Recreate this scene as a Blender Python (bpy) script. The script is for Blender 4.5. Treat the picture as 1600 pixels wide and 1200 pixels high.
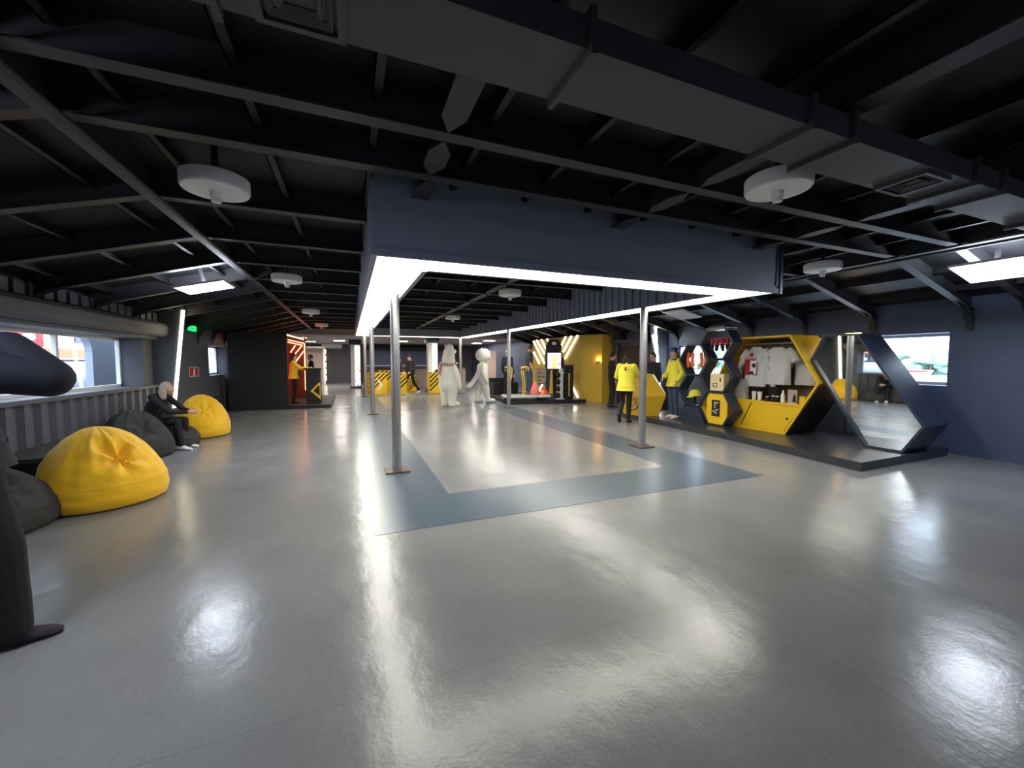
import bpy, bmesh, math, random
import numpy as np
from mathutils import Vector, Matrix
for o in list(bpy.data.objects): bpy.data.objects.remove(o)
random.seed(7)
S = bpy.context.scene
COL = S.collection
PI = math.pi
# ------------------------------------------------------------------ camera
cam_d = bpy.data.cameras.new('camera'); cam = bpy.data.objects.new('camera', cam_d); COL.objects.link(cam)
FPX = 622.0
cam_d.sensor_fit = 'HORIZONTAL'; cam_d.sensor_width = 36.0; cam_d.lens = 36.0*FPX/1600.0
cam_d.clip_start = 0.02; cam_d.clip_end = 2000
cam.location = (0, 0, 1.5)
cam.rotation_euler = (math.radians(90-3.22), 0, math.radians(-22.02))
S.camera = cam
# ------------------------------------------------------------------ view + world
S.view_settings.view_transform = 'Standard'; S.view_settings.look = 'None'
S.view_settings.gamma = 1.0; S.view_settings.use_curve_mapping = False
S.view_settings.exposure = 1.52
W = bpy.data.worlds.new('sky'); S.world = W; W.use_nodes = True
wb = W.node_tree.nodes['Background']
wb.inputs[0].default_value = (0.72, 0.84, 1.0, 1); wb.inputs[1].default_value = 3.2
PANEL_E = 13.0      # LED ceiling panels
CANOPY_E = 5.0      # luminous underside of the canopy
# ------------------------------------------------------------------ materials
def lin(c):
    return tuple((v/12.92 if v <= .04045 else ((v+.055)/1.055)**2.4) for v in [x/255.0 for x in c])
MATS = {}
def mat(name, rgb, rough=.6, metal=0.0, emit=0.0, noise=.0, nscale=6.0, bump=0.0, bscale=30.0, spec=.5, sheen=0.0, ecol=None):
    if name in MATS: return MATS[name]
    m = bpy.data.materials.new(name); m.use_nodes = True; nt = m.node_tree; N = nt.nodes; L = nt.links
    b = N['Principled BSDF']; c = lin(rgb)+(1,)
    b.inputs['Base Color'].default_value = c; b.inputs['Roughness'].default_value = rough
    b.inputs['Metallic'].default_value = metal; b.inputs['Specular IOR Level'].default_value = spec
    if sheen: b.inputs['Sheen Weight'].default_value = sheen
    if emit:
        b.inputs['Emission Color'].default_value = (lin(ecol) if ecol else c[:3])+(1,); b.inputs['Emission Strength'].default_value = emit
    tc = None
    if noise or bump:
        tc = N.new('ShaderNodeTexCoord')
    if noise:
        n = N.new('ShaderNodeTexNoise'); n.inputs['Scale'].default_value = nscale; n.inputs['Detail'].default_value = 5
        L.new(tc.outputs['Object'], n.inputs['Vector'])
        mx = N.new('ShaderNodeMix'); mx.data_type = 'RGBA'
        mx.inputs[6].default_value = tuple(max(0, v*(1-noise)) for v in c[:3])+(1,)
        mx.inputs[7].default_value = tuple(min(1, v*(1+noise)) for v in c[:3])+(1,)
        L.new(n.outputs['Fac'], mx.inputs[0]); L.new(mx.outputs[2], b.inputs['Base Color'])
    if bump:
        n2 = N.new('ShaderNodeTexNoise'); n2.inputs['Scale'].default_value = bscale; n2.inputs['Detail'].default_value = 4
        L.new(tc.outputs['Object'], n2.inputs['Vector'])
        bp = N.new('ShaderNodeBump'); bp.inputs['Strength'].default_value = bump; bp.inputs['Distance'].default_value = .02
        L.new(n2.outputs['Fac'], bp.inputs['Height']); L.new(bp.outputs[0], b.inputs['Normal'])
    MATS[name] = m; return m
black = mat('black_paint', (26, 27, 31), .55, bump=.15, bscale=40, noise=.2)
beamp = mat('beam_paint', (54, 54, 57), .5, noise=.15)
ductm = mat('duct_paint', (76, 76, 78), .55, noise=.12)
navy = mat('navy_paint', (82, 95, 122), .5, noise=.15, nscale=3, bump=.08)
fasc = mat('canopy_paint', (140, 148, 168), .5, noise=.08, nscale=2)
greyw = mat('grey_wall_paint', (82, 84, 93), .55, noise=.15, nscale=4)
matteblack = mat('matte_black', (26, 26, 29), .6, noise=.1)
slate = mat('frame_navy', (44, 52, 70), .35, noise=.08)
yellow = mat('yellow_lacquer', (236, 192, 30), .4, noise=.06)
yellowd = mat('yellow_fabric', (255, 192, 8), .7, noise=.10, nscale=5, bump=.25, bscale=18, sheen=.2)
dkfab = mat('charcoal_fabric', (52, 51, 50), .85, noise=.2, bump=.2, bscale=30)
steel = mat('brushed_steel', (190, 190, 192), .32, metal=.9)
rust = mat('base_plate_steel', (104, 84, 78), .5, metal=.4, noise=.3, nscale=20)
white = mat('white_enamel', (242, 242, 240), .45)
whitef = mat('white_frame', (220, 222, 226), .4)
plush = mat('white_plush', (236, 234, 226), .95, noise=.08, nscale=15, bump=.5, bscale=70, sheen=.4)
skin = mat('skin', (196, 148, 122), .6)
hairb = mat('dark_hair', (34, 26, 24), .7, bump=.4, bscale=90)
hairg = mat('grey_blond_hair', (158, 142, 128), .7, bump=.4, bscale=90)
yjack = mat('yellow_jacket_cloth', (226, 214, 66), .75, noise=.06, bump=.3, bscale=12)
dnavy = mat('dark_navy_cloth', (28, 32, 46), .8, noise=.15, bump=.2, bscale=20)
blackc = mat('black_cloth', (20, 19, 22), .85, noise=.15, bump=.2, bscale=20)
jeans = mat('blue_jeans', (58, 70, 96), .85, noise=.2, bump=.2, bscale=30)
plum = mat('plum_shoe_knit', (50, 40, 52), .9, noise=.3, nscale=60, bump=.4, bscale=120)
whcloth = mat('white_cotton', (206, 206, 208), .85, noise=.05, bump=.25, bscale=9)
cream = mat('cream_paint', (226, 206, 190), .6)
pinkc = mat('pinkish_counter', (178, 160, 156), .55, noise=.06)
palec = mat('pale_ceiling', (176, 168, 168), .7)
orange = mat('orange_plastic', (240, 110, 60), .5)
orangep = mat('orange_panel', (255, 100, 50), .5, emit=.12, ecol=(255, 110, 50))
red = mat('red_plastic', (176, 30, 34), .5)
cardb = mat('taupe_board', (170, 152, 140), .8)
kraft = mat('kraft_paper', (226, 206, 160), .8, noise=.05)
cartan = mat('niche_lining', (122, 108, 92), .75, noise=.1)
ledw = mat('led_white', (255, 255, 255), .5, emit=PANEL_E, ecol=(232, 240, 255))
ledoff = mat('led_unlit', (196, 196, 200), .5)
strip = mat('led_strip_warm', (255, 250, 235), .5, emit=3.5, ecol=(255, 238, 196))
stripw = mat('led_strip_white', (255, 255, 255), .5, emit=6.0, ecol=(255, 252, 245))
neono = mat('neon_orange', (255, 190, 150), .5, emit=2.2, ecol=(255, 160, 110))
ledl = mat('led_lobby', (255, 250, 245), .5, emit=30.0, ecol=(255, 240, 230))
amber = mat('amber_lamp', (255, 200, 90), .5, emit=22.0, ecol=(255, 190, 80))
green = mat('exit_green', (10, 190, 80), .5, emit=.9, ecol=(10, 200, 90))
blackp = mat('black_print', (22, 20, 22), .7)
whitep = mat('white_print', (230, 230, 228), .7)
redp = mat('red_print', (178, 34, 44), .7)
orangef = mat('orange_felt', (236, 108, 52), .8)
bluefl = mat('blue_floor_band', (84, 97, 112), .28)

def floor_material():
    m = bpy.data.materials.new('grey_vinyl_floor'); m.use_nodes = True; nt = m.node_tree; N = nt.nodes; L = nt.links
    b = N['Principled BSDF']; tc = N.new('ShaderNodeTexCoord')
    def noise(s, d=5, stretch=None):
        n = N.new('ShaderNodeTexNoise'); n.inputs['Scale'].default_value = s; n.inputs['Detail'].default_value = d
        if stretch:
            mp = N.new('ShaderNodeMapping'); mp.inputs['Scale'].default_value = stretch
            L.new(tc.outputs['Object'], mp.inputs[0]); L.new(mp.outputs[0], n.inputs['Vector'])
        else: L.new(tc.outputs['Object'], n.inputs['Vector'])
        return n
    n1 = noise(1.3); n2 = noise(45, 6)
    cr = N.new('ShaderNodeValToRGB'); cr.color_ramp.elements[0].position = .3; cr.color_ramp.elements[1].position = .75
    cr.color_ramp.elements[0].color = lin((121, 122, 125))+(1,); cr.color_ramp.elements[1].color = lin((143, 143, 144))+(1,)
    ad = N.new('ShaderNodeMath'); ad.operation = 'MULTIPLY_ADD'; ad.inputs[1].default_value = .35
    L.new(n2.outputs['Fac'], ad.inputs[0]); 
    sc = N.new('ShaderNodeMath'); sc.operation = 'MULTIPLY'; sc.inputs[1].default_value = .65
    L.new(n1.outputs['Fac'], sc.inputs[0]); L.new(sc.outputs[0], ad.inputs[2]); L.new(ad.outputs[0], cr.inputs[0])
    # sheet seams every 1.9 m across, 2.6 m along
    sx = N.new('ShaderNodeSeparateXYZ'); L.new(tc.outputs['Object'], sx.inputs[0])
    def seam(out, period, off, w):
        a = N.new('ShaderNodeMath'); a.operation = 'ADD'; a.inputs[1].default_value = off; L.new(out, a.inputs[0])
        p = N.new('ShaderNodeMath'); p.operation = 'PINGPONG'; p.inputs[1].default_value = period/2; L.new(a.outputs[0], p.inputs[0])
        g = N.new('ShaderNodeMath'); g.operation = 'LESS_THAN'; g.inputs[1].default_value = w; L.new(p.outputs[0], g.inputs[0]); return g
    s1 = seam(sx.outputs['Y'], 1.2, -.62, .0025); s2 = seam(sx.outputs['X'], 2.1, -2.22, .003)
    mxs = N.new('ShaderNodeMath'); mxs.operation = 'MAXIMUM'; L.new(s1.outputs[0], mxs.inputs[0]); L.new(s2.outputs[0], mxs.inputs[1])
    fm = N.new('ShaderNodeMath'); fm.operation = 'MULTIPLY'; fm.inputs[1].default_value = .22; L.new(mxs.outputs[0], fm.inputs[0])
    mx = N.new('ShaderNodeMix'); mx.data_type = 'RGBA'; mx.inputs[7].default_value = lin((50, 48, 46))+(1,)
    L.new(fm.outputs[0], mx.inputs[0]); L.new(cr.outputs[0], mx.inputs[6]); L.new(mx.outputs[2], b.inputs['Base Color'])
    rr = N.new('ShaderNodeMapRange'); rr.inputs[3].default_value = .14; rr.inputs[4].default_value = .28
    n3 = noise(2.2, 6); L.new(n3.outputs['Fac'], rr.inputs[0]); L.new(rr.outputs[0], b.inputs['Roughness'])
    n4 = noise(5, 3, (1, .6, 1)); n5 = noise(55, 3)
    a2 = N.new('ShaderNodeMath'); a2.operation = 'MULTIPLY_ADD'; a2.inputs[1].default_value = .14
    L.new(n5.outputs['Fac'], a2.inputs[0]); L.new(n4.outputs['Fac'], a2.inputs[2])
    bp = N.new('ShaderNodeBump'); bp.inputs['Strength'].default_value = .34; bp.inputs['Distance'].default_value = .012
    L.new(a2.outputs[0], bp.inputs['Height']); L.new(bp.outputs[0], b.inputs['Normal'])
    b.inputs['Specular IOR Level'].default_value = .36
    return m
floorm = floor_material()

def glow_panel():
    m = bpy.data.materials.new('stretched_light_film'); m.use_nodes = True; nt = m.node_tree; N = nt.nodes; L = nt.links
    b = N['Principled BSDF']; tc = N.new('ShaderNodeTexCoord'); n = N.new('ShaderNodeTexNoise')
    mp = N.new('ShaderNodeMapping'); mp.inputs['Scale'].default_value = (1, 1.6, 1); L.new(tc.outputs['Object'], mp.inputs[0])
    n.inputs['Scale'].default_value = 3.2; n.inputs['Detail'].default_value = 4; L.new(mp.outputs[0], n.inputs['Vector'])
    mr = N.new('ShaderNodeMapRange'); mr.inputs[1].default_value = .3; mr.inputs[2].default_value = .7
    mr.inputs[3].default_value = CANOPY_E*.72; mr.inputs[4].default_value = CANOPY_E*1.2
    L.new(n.outputs['Fac'], mr.inputs[0]); L.new(mr.outputs[0], b.inputs['Emission Strength'])
    b.inputs['Emission Color'].default_value = lin((255, 252, 236))+(1,); b.inputs['Base Color'].default_value = lin((240, 238, 226))+(1,)
    return m
film = glow_panel()
def sequin():
    m = bpy.data.materials.new('sequin_glow'); m.use_nodes = True; nt = m.node_tree; N = nt.nodes; L = nt.links
    b = N['Principled BSDF']; tc = N.new('ShaderNodeTexCoord'); v = N.new('ShaderNodeTexVoronoi'); v.inputs['Scale'].default_value = 14
    L.new(tc.outputs['Object'], v.inputs['Vector']); mr = N.new('ShaderNodeMapRange'); mr.inputs[3].default_value = .08; mr.inputs[4].default_value = .75
    sp = N.new('ShaderNodeSeparateColor'); L.new(v.outputs['Color'], sp.inputs[0]); L.new(sp.outputs[0], mr.inputs[0])
    L.new(mr.outputs[0], b.inputs['Emission Strength']); b.inputs['Emission Color'].default_value = lin((250, 246, 236))+(1,)
    b.inputs['Base Color'].default_value = (.7, .7, .7, 1); b.inputs['Roughness'].default_value = .3
    return m
sequinm = sequin()
def glassm(name, tint=(1, 1, 1), fac=.12):
    m = bpy.data.materials.new(name); m.use_nodes = True; nt = m.node_tree; N = nt.nodes; L = nt.links
    out = N['Material Output']; N.remove(N['Principled BSDF'])
    t = N.new('ShaderNodeBsdfTransparent'); t.inputs[0].default_value = tint+(1,)
    g = N.new('ShaderNodeBsdfGlossy'); g.inputs['Roughness'].default_value = .02
    mx = N.new('ShaderNodeMixShader'); mx.inputs[0].default_value = .05; L.new(t.outputs[0], mx.inputs[1]); L.new(g.outputs[0], mx.inputs[2])
    L.new(mx.outputs[0], out.inputs[0]); return m
glass = glassm('window_glass', (.93, .96, .97))
mirrorm = mat('mirror_glass', (236, 240, 240), .02, metal=1.0)
def stripe_mat(name, c1, c2, sc, vec=(1, 1, 1), duty=.5):
    m = bpy.data.materials.new(name); m.use_nodes = True; nt = m.node_tree; N = nt.nodes; L = nt.links
    b = N['Principled BSDF']; tc = N.new('ShaderNodeTexCoord'); d = N.new('ShaderNodeVectorMath'); d.operation = 'DOT_PRODUCT'
    d.inputs[1].default_value = vec; L.new(tc.outputs['Object'], d.inputs[0])
    f = N.new('ShaderNodeMath'); f.operation = 'MULTIPLY'; f.inputs[1].default_value = sc; L.new(d.outputs['Value'], f.inputs[0])
    fr = N.new('ShaderNodeMath'); fr.operation = 'FRACT'; L.new(f.outputs[0], fr.inputs[0])
    g = N.new('ShaderNodeMath'); g.operation = 'GREATER_THAN'; g.inputs[1].default_value = duty; L.new(fr.outputs[0], g.inputs[0])
    mx = N.new('ShaderNodeMix'); mx.data_type = 'RGBA'; mx.inputs[6].default_value = lin(c1)+(1,); mx.inputs[7].default_value = lin(c2)+(1,)
    L.new(g.outputs[0], mx.inputs[0]); L.new(mx.outputs[2], b.inputs['Base Color']); b.inputs['Roughness'].default_value = .7
    return m
scarfm = stripe_mat('scarf_stripes', (150, 60, 40), (222, 204, 176), 9, (1, .7, .8))
# ------------------------------------------------------------------ geometry helpers
class MB:
    def __init__(s): s.v = []; s.f = []
    def hexa(s, c):
        n = len(s.v); s.v += [tuple(p) for p in c]
        for q in ((0, 3, 2, 1), (4, 5, 6, 7), (0, 1, 5, 4), (1, 2, 6, 5), (2, 3, 7, 6), (3, 0, 4, 7)): s.f.append(tuple(n+i for i in q))
        return s
    def box(s, x0, x1, y0, y1, z0, z1):
        return s.hexa([(x0, y0, z0), (x1, y0, z0), (x1, y1, z0), (x0, y1, z0), (x0, y0, z1), (x1, y0, z1), (x1, y1, z1), (x0, y1, z1)])
    def prism(s, pts, d):          # closed polygon (3D points), extruded by vector d
        n = len(s.v); k = len(pts); d = Vector(d)
        s.v += [tuple(p) for p in pts]+[tuple(Vector(p)+d) for p in pts]
        s.f.append(tuple(range(n+k-1, n-1, -1))); s.f.append(tuple(range(n+k, n+2*k)))
        for i in range(k): j = (i+1) % k; s.f.append((n+i, n+j, n+k+j, n+k+i))
        return s
    def frame(s, outer, inner, d):  # polygon ring extruded by d
        n = len(s.v); k = len(outer); d = Vector(d)
        for P in (outer, inner): s.v += [tuple(p) for p in P]
        for P in (outer, inner): s.v += [tuple(Vector(p)+d) for p in P]
        for i in range(k):
            j = (i+1) % k; o, a, O, A = n, n+k, n+2*k, n+3*k
            s.f += [(o+j, o+i, a+i, a+j), (O+i, O+j, A+j, A+i), (o+i, o+j, O+j, O+i), (a+j, a+i, A+i, A+j)]
        return s
    def bar(s, a, b, w, h, up=(0, 0, 1)):
        a = Vector(a); b = Vector(b); t = (b-a).normalized(); u = Vector(up)
        if abs(t.dot(u)) > .99: u = Vector((1, 0, 0))
        x = t.cross(u).normalized()*w/2; y = x.cross(t).normalized()*h/2
        return s.hexa([a-x-y, a+x-y, a+x+y, a-x+y, b-x-y, b+x-y, b+x+y, b-x+y])
    def tube(s, pts, rad, seg=10, cap=True):
        pts = [Vector(p) for p in pts]; k = len(pts)
        if not hasattr(rad, '__len__'): rad = [rad]*k
        n = len(s.v); ref = Vector((0, 0, 1))
        for i in range(k):
            t = (pts[min(i+1, k-1)]-pts[max(i-1, 0)]).normalized()
            r = ref if abs(t.dot(ref)) < .95 else Vector((1, 0, 0))
            x = t.cross(r).normalized(); y = t.cross(x).normalized()
            for q in range(seg):
                a = 2*PI*q/seg; s.v.append(tuple(pts[i]+(x*math.cos(a)+y*math.sin(a))*rad[i]))
        for i in range(k-1):
            for q in range(seg):
                p = (q+1) % seg; s.f.append((n+i*seg+q, n+i*seg+p, n+(i+1)*seg+p, n+(i+1)*seg+q))
        if cap: s.f.append(tuple(n+q for q in range(seg-1, -1, -1))); s.f.append(tuple(n+(k-1)*seg+q for q in range(seg)))
        return s
    def lathe(s, prof, c=(0, 0, 0), seg=24):
        n = len(s.v); k = len(prof)
        for r, z in prof:
            for q in range(seg): a = 2*PI*q/seg; s.v.append((c[0]+r*math.cos(a), c[1]+r*math.sin(a), c[2]+z))
        for i in range(k-1):
            for q in range(seg): p = (q+1) % seg; s.f.append((n+i*seg+q, n+i*seg+p, n+(i+1)*seg+p, n+(i+1)*seg+q))
        s.f.append(tuple(n+q for q in range(seg-1, -1, -1))); s.f.append(tuple(n+(k-1)*seg+q for q in range(seg)))
        return s
    def ball(s, c, r, seg=14, rings=8):
        if not hasattr(r, '__len__'): r = (r, r, r)
        n = len(s.v)
        s.v.append((c[0], c[1], c[2]-r[2]))
        for i in range(1, rings):
            b = -PI/2+PI*i/rings
            for q in range(seg): a = 2*PI*q/seg; s.v.append((c[0]+r[0]*math.cos(b)*math.cos(a), c[1]+r[1]*math.cos(b)*math.sin(a), c[2]+r[2]*math.sin(b)))
        s.v.append((c[0], c[1], c[2]+r[2])); top = len(s.v)-1
        for q in range(seg):
            p = (q+1) % seg; s.f.append((n, n+1+p, n+1+q)); m = n+1+(rings-2)*seg; s.f.append((m+q, m+p, top))
        for i in range(rings-2):
            for q in range(seg): p = (q+1) % seg; s.f.append((n+1+i*seg+q, n+1+i*seg+p, n+1+(i+1)*seg+p, n+1+(i+1)*seg+q))
        return s
    def rings(s, R, seg=24, cap=True):   # R: list of rings (lists of points, same count)
        n = len(s.v); k = len(R[0])
        for r in R: s.v += [tuple(p) for p in r]
        for i in range(len(R)-1):
            for q in range(k): p = (q+1) % k; s.f.append((n+i*k+q, n+i*k+p, n+(i+1)*k+p, n+(i+1)*k+q))
        if cap: s.f.append(tuple(n+q for q in range(k-1, -1, -1))); s.f.append(tuple(n+(len(R)-1)*k+q for q in range(k)))
        return s
    def mesh(s, name, m, off=(0, 0, 0), smooth=False, bevel=0):
        me = bpy.data.meshes.new(name)
        me.from_pydata([(x-off[0], y-off[1], z-off[2]) for x, y, z in s.v], [], s.f); me.update()
        bm = bmesh.new(); bm.from_mesh(me); bmesh.ops.recalc_face_normals(bm, faces=bm.faces)
        if bevel: bmesh.ops.bevel(bm, geom=list(bm.edges), offset=bevel, segments=2, affect='EDGES', clamp_overlap=True)
        bm.to_mesh(me); bm.free()
        for q in (m if isinstance(m, (list, tuple)) else [m]): me.materials.append(q)
        if smooth: me.polygons.foreach_set('use_smooth', [True]*len(me.polygons)); me.set_sharp_from_angle(angle=math.radians(40))
        return me
def link(name, me, parent=None):
    o = bpy.data.objects.new(name, me); COL.objects.link(o)
    if parent is not None: o.parent = parent
    return o
def obj(name, mb, m, parent=None, w=False, smooth=False, bevel=0, label=None):
    """one mesh object; w=True: vertices are given in world coordinates and moved into the (unrotated) parent's space"""
    off = (0, 0, 0)
    if w and parent is not None:
        p = parent; off = Vector((0, 0, 0))
        while p is not None: off = off+p.location; p = p.parent
    o = link(name, mb.mesh(name, m, off, smooth, bevel), parent)
    if label: o['label'] = label
    return o
def thing(name, label, cat, loc=(0, 0, 0), rz=0, group=None):
    o = bpy.data.objects.new(name, None); COL.objects.link(o); o.empty_display_size = .1
    o.location = loc; o.rotation_euler = (0, 0, rz); o['label'] = label; o['category'] = cat
    if group: o['group'] = group
    return o
def tag(o, label, cat, group=None):
    o['label'] = label; o['category'] = cat
    if group: o['group'] = group
    return o
def struct(name, mb, m, label=None, smooth=False):
    o = obj(name, mb, m, smooth=smooth); o['kind'] = 'structure'
    if label: o['label'] = label
    return o
def solo(name, mb, m, label, cat, loc=(0, 0, 0), group=None, smooth=False, bevel=0):
    """thing of a single mesh given in world coordinates, origin moved to loc"""
    o = link(name, mb.mesh(name, m, loc, smooth, bevel)); o.location = loc; return tag(o, label, cat, group)
# ------------------------------------------------------------------ setting: floor
XL, XR, YB, YF = -3.7, 9.05, -4.5, 31.0
fl = struct('floor', MB().box(XL-.6, XR+.6, YB, YF+.3, -.1, 0), floorm, 'polished grey vinyl floor of the hall')
# blue border band set into the floor: four mitred strips
bx0, bx1, by0, by1, bw = .16, 5.0, 3.55, 18.8, .84
B4 = [((bx0, by0), (bx1, by0), (bx1-bw, by0+bw), (bx0+bw, by0+bw)), ((bx1, by0), (bx1, by1), (bx1-bw, by1-bw), (bx1-bw, by0+bw)),
      ((bx1, by1), (bx0, by1), (bx0+bw, by1-bw), (bx1-bw, by1-bw)), ((bx0, by1), (bx0, by0), (bx0+bw, by0+bw), (bx0+bw, by1-bw))]
for q in B4:
    o = obj('blue_floor_band', MB().prism([(x, y, 0.0003) for x, y in q], (0, 0, .002)), bluefl, fl)
# ------------------------------------------------------------------ setting: ceiling
ZB = 2.906
def zc(x):
    if x < -1.55: return ZB-(-1.55-x)*.275
    if x > 6.85: return ZB-(x-6.85)*.275
    return ZB
DH = .22
xs = [XL-.05, -3.0, -1.55, 6.85, 8.4, XR+.05]
m = MB()
for a, b in zip(xs[:-1], xs[1:]):
    m.hexa([(a, YB, zc(a)+DH), (b, YB, zc(b)+DH), (b, 20.4, zc(b)+DH), (a, 20.4, zc(a)+DH), (a, YB, zc(a)+DH+.05), (b, YB, zc(b)+DH+.05), (b, 20.4, zc(b)+DH+.05), (a, 20.4, zc(a)+DH+.05)])
ceil = struct('ceiling', m, black, 'black painted steel deck ceiling with beams')
BEAMS = [-3.6, -2.4, -1.2, -.05, 2.55, 3.15]+[4.39+1.205*i for i in range(13)]
def beam_mesh():
    m = MB()
    for a, b in zip(xs[:-1], xs[1:]):
        for w, z0, z1 in ((.1, 0, .014), (.012, .014, DH)):
            m.hexa([(a, -w/2, zc(a)+z0), (b, -w/2, zc(b)+z0), (b, w/2, zc(b)+z0), (a, w/2, zc(a)+z0), (a, -w/2, zc(a)+z1), (b, -w/2, zc(b)+z1), (b, w/2, zc(b)+z1), (a, w/2, zc(a)+z1)])
    for sgn, xw in ((1, XL), (-1, XR)):      # curved bracket plates at the walls
        pts = [(xw, -.006, 1.98)]
        for i in range(7):
            a = PI/2*i/6; x = xw+sgn*(.45*(1-math.cos(a))); pts.append((x, -.006, 1.98+(zc(xw+sgn*.45)-1.98)*math.sin(a)))
        pts.append((xw, -.006, zc(xw)))
        m.prism(pts, (0, .012, 0))
        for i in range(1, 7):
            p, q = pts[i], pts[i+1]; m.bar((p[0], 0, p[2]), (q[0], 0, q[2]), .09, .012, up=(sgn*.7, 0, -.7))
    return m
bme = beam_mesh().mesh('ceiling_beam', beamp)
for y in BEAMS:
    o = link('ceiling_beam', bme, ceil); o.location = (0, y, 0)
for gx in (-1.55, .586, 2.65, 4.77, 6.85):
    m = MB().box(gx-.006, gx+.006, YB, 20.4, ZB+.01, ZB+DH)
    Bs = [YB]+[b for b in BEAMS]+[20.3]
    for a, b in zip(Bs[:-1], Bs[1:]):
        a += .05; b -= .05; w = .075; t = min(.16, (b-a)*.3)
        if gx in (-1.55, 6.85): m.box(gx-.04, gx+.04, a-.05, b+.05, ZB-.02, ZB-.006)
        else: m.prism([(gx, a, ZB), (gx+w, a+t, ZB), (gx+w, b-t, ZB), (gx, b, ZB), (gx-w, b-t, ZB), (gx-w, a+t, ZB)], (0, 0, .012))
    obj('ceiling_girder', m, beamp, ceil)
    if gx in (-1.55, 6.85):
        obj('ceiling_pipe', MB().tube([(gx+.085, YB, ZB-.035), (gx+.085, 20.3, ZB-.035)], .018, 8), beamp, ceil, smooth=True)
gx = XL+.35
while gx < XR-.2:
    if all(abs(gx-q) > .2 for q in (-1.55, .586, 2.65, 4.77, 6.85)):
        m = MB(); z = zc(gx)+DH
        m.box(gx-.005, gx+.005, YB, 20.4, z-.1, z); m.box(gx-.005, gx+.05, YB, 20.4, z-.1, z-.09)
        obj('ceiling_stiffener', m, black, ceil)
    gx += .7
# lowered pale ceiling of the lobby at the far end
m = MB().box(XL, XR, 20.4, YF, 2.74, 2.8).box(XL, XR, 20.4, 20.46, 2.8, 3.15)
far_ceil = struct('ceiling_lobby', m, palec, 'pale lowered ceiling over the far lobby')
# ------------------------------------------------------------------ setting: walls
def wall_side(name, x, sgn, wins, label):
    """wall in the plane X=x, thickness going outwards (sgn), with rectangular openings (y0,y1,z0,z1)"""
    m = MB(); t = .4*sgn; x0, x1 = min(x, x+t), max(x, x+t); ys = YB
    for (a, b, z0, z1) in wins:
        m.box(x0, x1, ys, a, 0, 3.2); m.box(x0, x1, a, b, 0, z0); m.box(x0, x1, a, b, z1, 3.2); ys = b
    m.box(x0, x1, ys, YF, 0, 3.2)
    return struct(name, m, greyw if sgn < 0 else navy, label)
LW = [(5.0, 9.77, 1.03, 1.94), (13.6, 15.6, 1.1, 1.97)]
RW = [(3.37, 6.2, 1.1, 1.98), (7.3, 9.45, 1.1, 1.98), (10.9, 12.0, 0, 2.05)]
wl = wall_side('wall_left', XL, -1, LW, 'dark grey side wall with corrugated dado')
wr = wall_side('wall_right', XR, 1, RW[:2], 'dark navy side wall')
wf = struct('wall_back', MB().box(XL, XR, YF, YF+.3, 0, 3.2), greyw, 'dark grey wall at the far end of the hall')
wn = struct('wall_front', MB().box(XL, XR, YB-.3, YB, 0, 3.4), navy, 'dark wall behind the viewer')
# corrugated panel under the left window
m = MB(); y = 4.2; prof = []
while y < 10.1:
    prof += [(y, 0), (y+.10, 0), (y+.14, .055), (y+.24, .055)]; y += .28
n = 0
for (ya, da), (yb, db) in zip(prof[:-1], prof[1:]):
    a = XL+.01+da; b = XL+.01+db
    m.hexa([(XL, ya, .0), (a, ya, .0), (b, yb, .0), (XL, yb, .0), (XL, ya, .98), (a, ya, .98), (b, yb, .98), (XL, yb, .98)])
obj('corrugated_panel', m, greyw, wl)
obj('window_ledge', MB().box(XL-.02, XL+.1, 4.2, 10.12, .98, 1.04), greyw, wl, bevel=.01)
# cable trunk above the window with rounded edges
pr_ = [(XL, 2.0), (XL+.2, 2.0), (XL+.26, 2.04), (XL+.28, 2.1), (XL+.28, 2.2), (XL+.24, 2.26), (XL, 2.3)]
obj('wall_trunking', MB().prism([(x, 3.6, z) for x, z in pr_], (0, 6.55, 0)), greyw, wl)
obj('trunking_lip', MB().box(XL, XL+.1, 3.6, 10.14, 1.94, 2.0), greyw, wl)
for i in range(26):      # pierced strip under the eaves
    y = 3.7+i*.25
    obj('eave_rib', MB().box(XL, XL+.12, y, y+.17, 2.3, 2.46), greyw, wl)
for i in range(34):      # vertical ribs of the right hand wall, near end
    pass
# windows
def window(n, x, sgn, y0, y1, z0, z1, mull, label):
    gx = x+sgn*.36
    e = MB(); t = .05
    e.box(gx-.03, gx+.03, y0, y1, z0, z0+t).box(gx-.03, gx+.03, y0, y1, z1-t, z1).box(gx-.03, gx+.03, y0, y0+t, z0, z1).box(gx-.03, gx+.03, y1-t, y1, z0, z1)
    o = struct('window_%d' % n, e, whitef, label)
    obj('pane', MB().box(gx-.004, gx+.004, y0+.03, y1-.03, z0+.03, z1-.03), glass, o)
    for my in mull:
        obj('mullion', MB().box(gx-.03, gx+.03, my-.03, my+.03, z0+t, z1-t), whitef, o)
        obj('window_latch', MB().box(gx-sgn*.03-.03, gx-sgn*.03+.03, my-.05, my+.07, z0+.16, z0+.2).box(gx-sgn*.05-.015, gx-sgn*.05+.015, my+.03, my+.05, z0+.1, z0+.2), strip if 0 else yellow, o)
    return o
window(1, XL, -1, *LW[0], (6.6, 8.02), 'long white framed sliding window onto the pier')
window(2, XL, -1, *LW[1], (), 'small white framed window beside the black booth')
window(3, XR, 1, *RW[0], (), 'bright window onto the river behind the mirror')
window(4, XR, 1, *RW[1], (8.4,), 'bright window behind the hexagon shelves')
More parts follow.
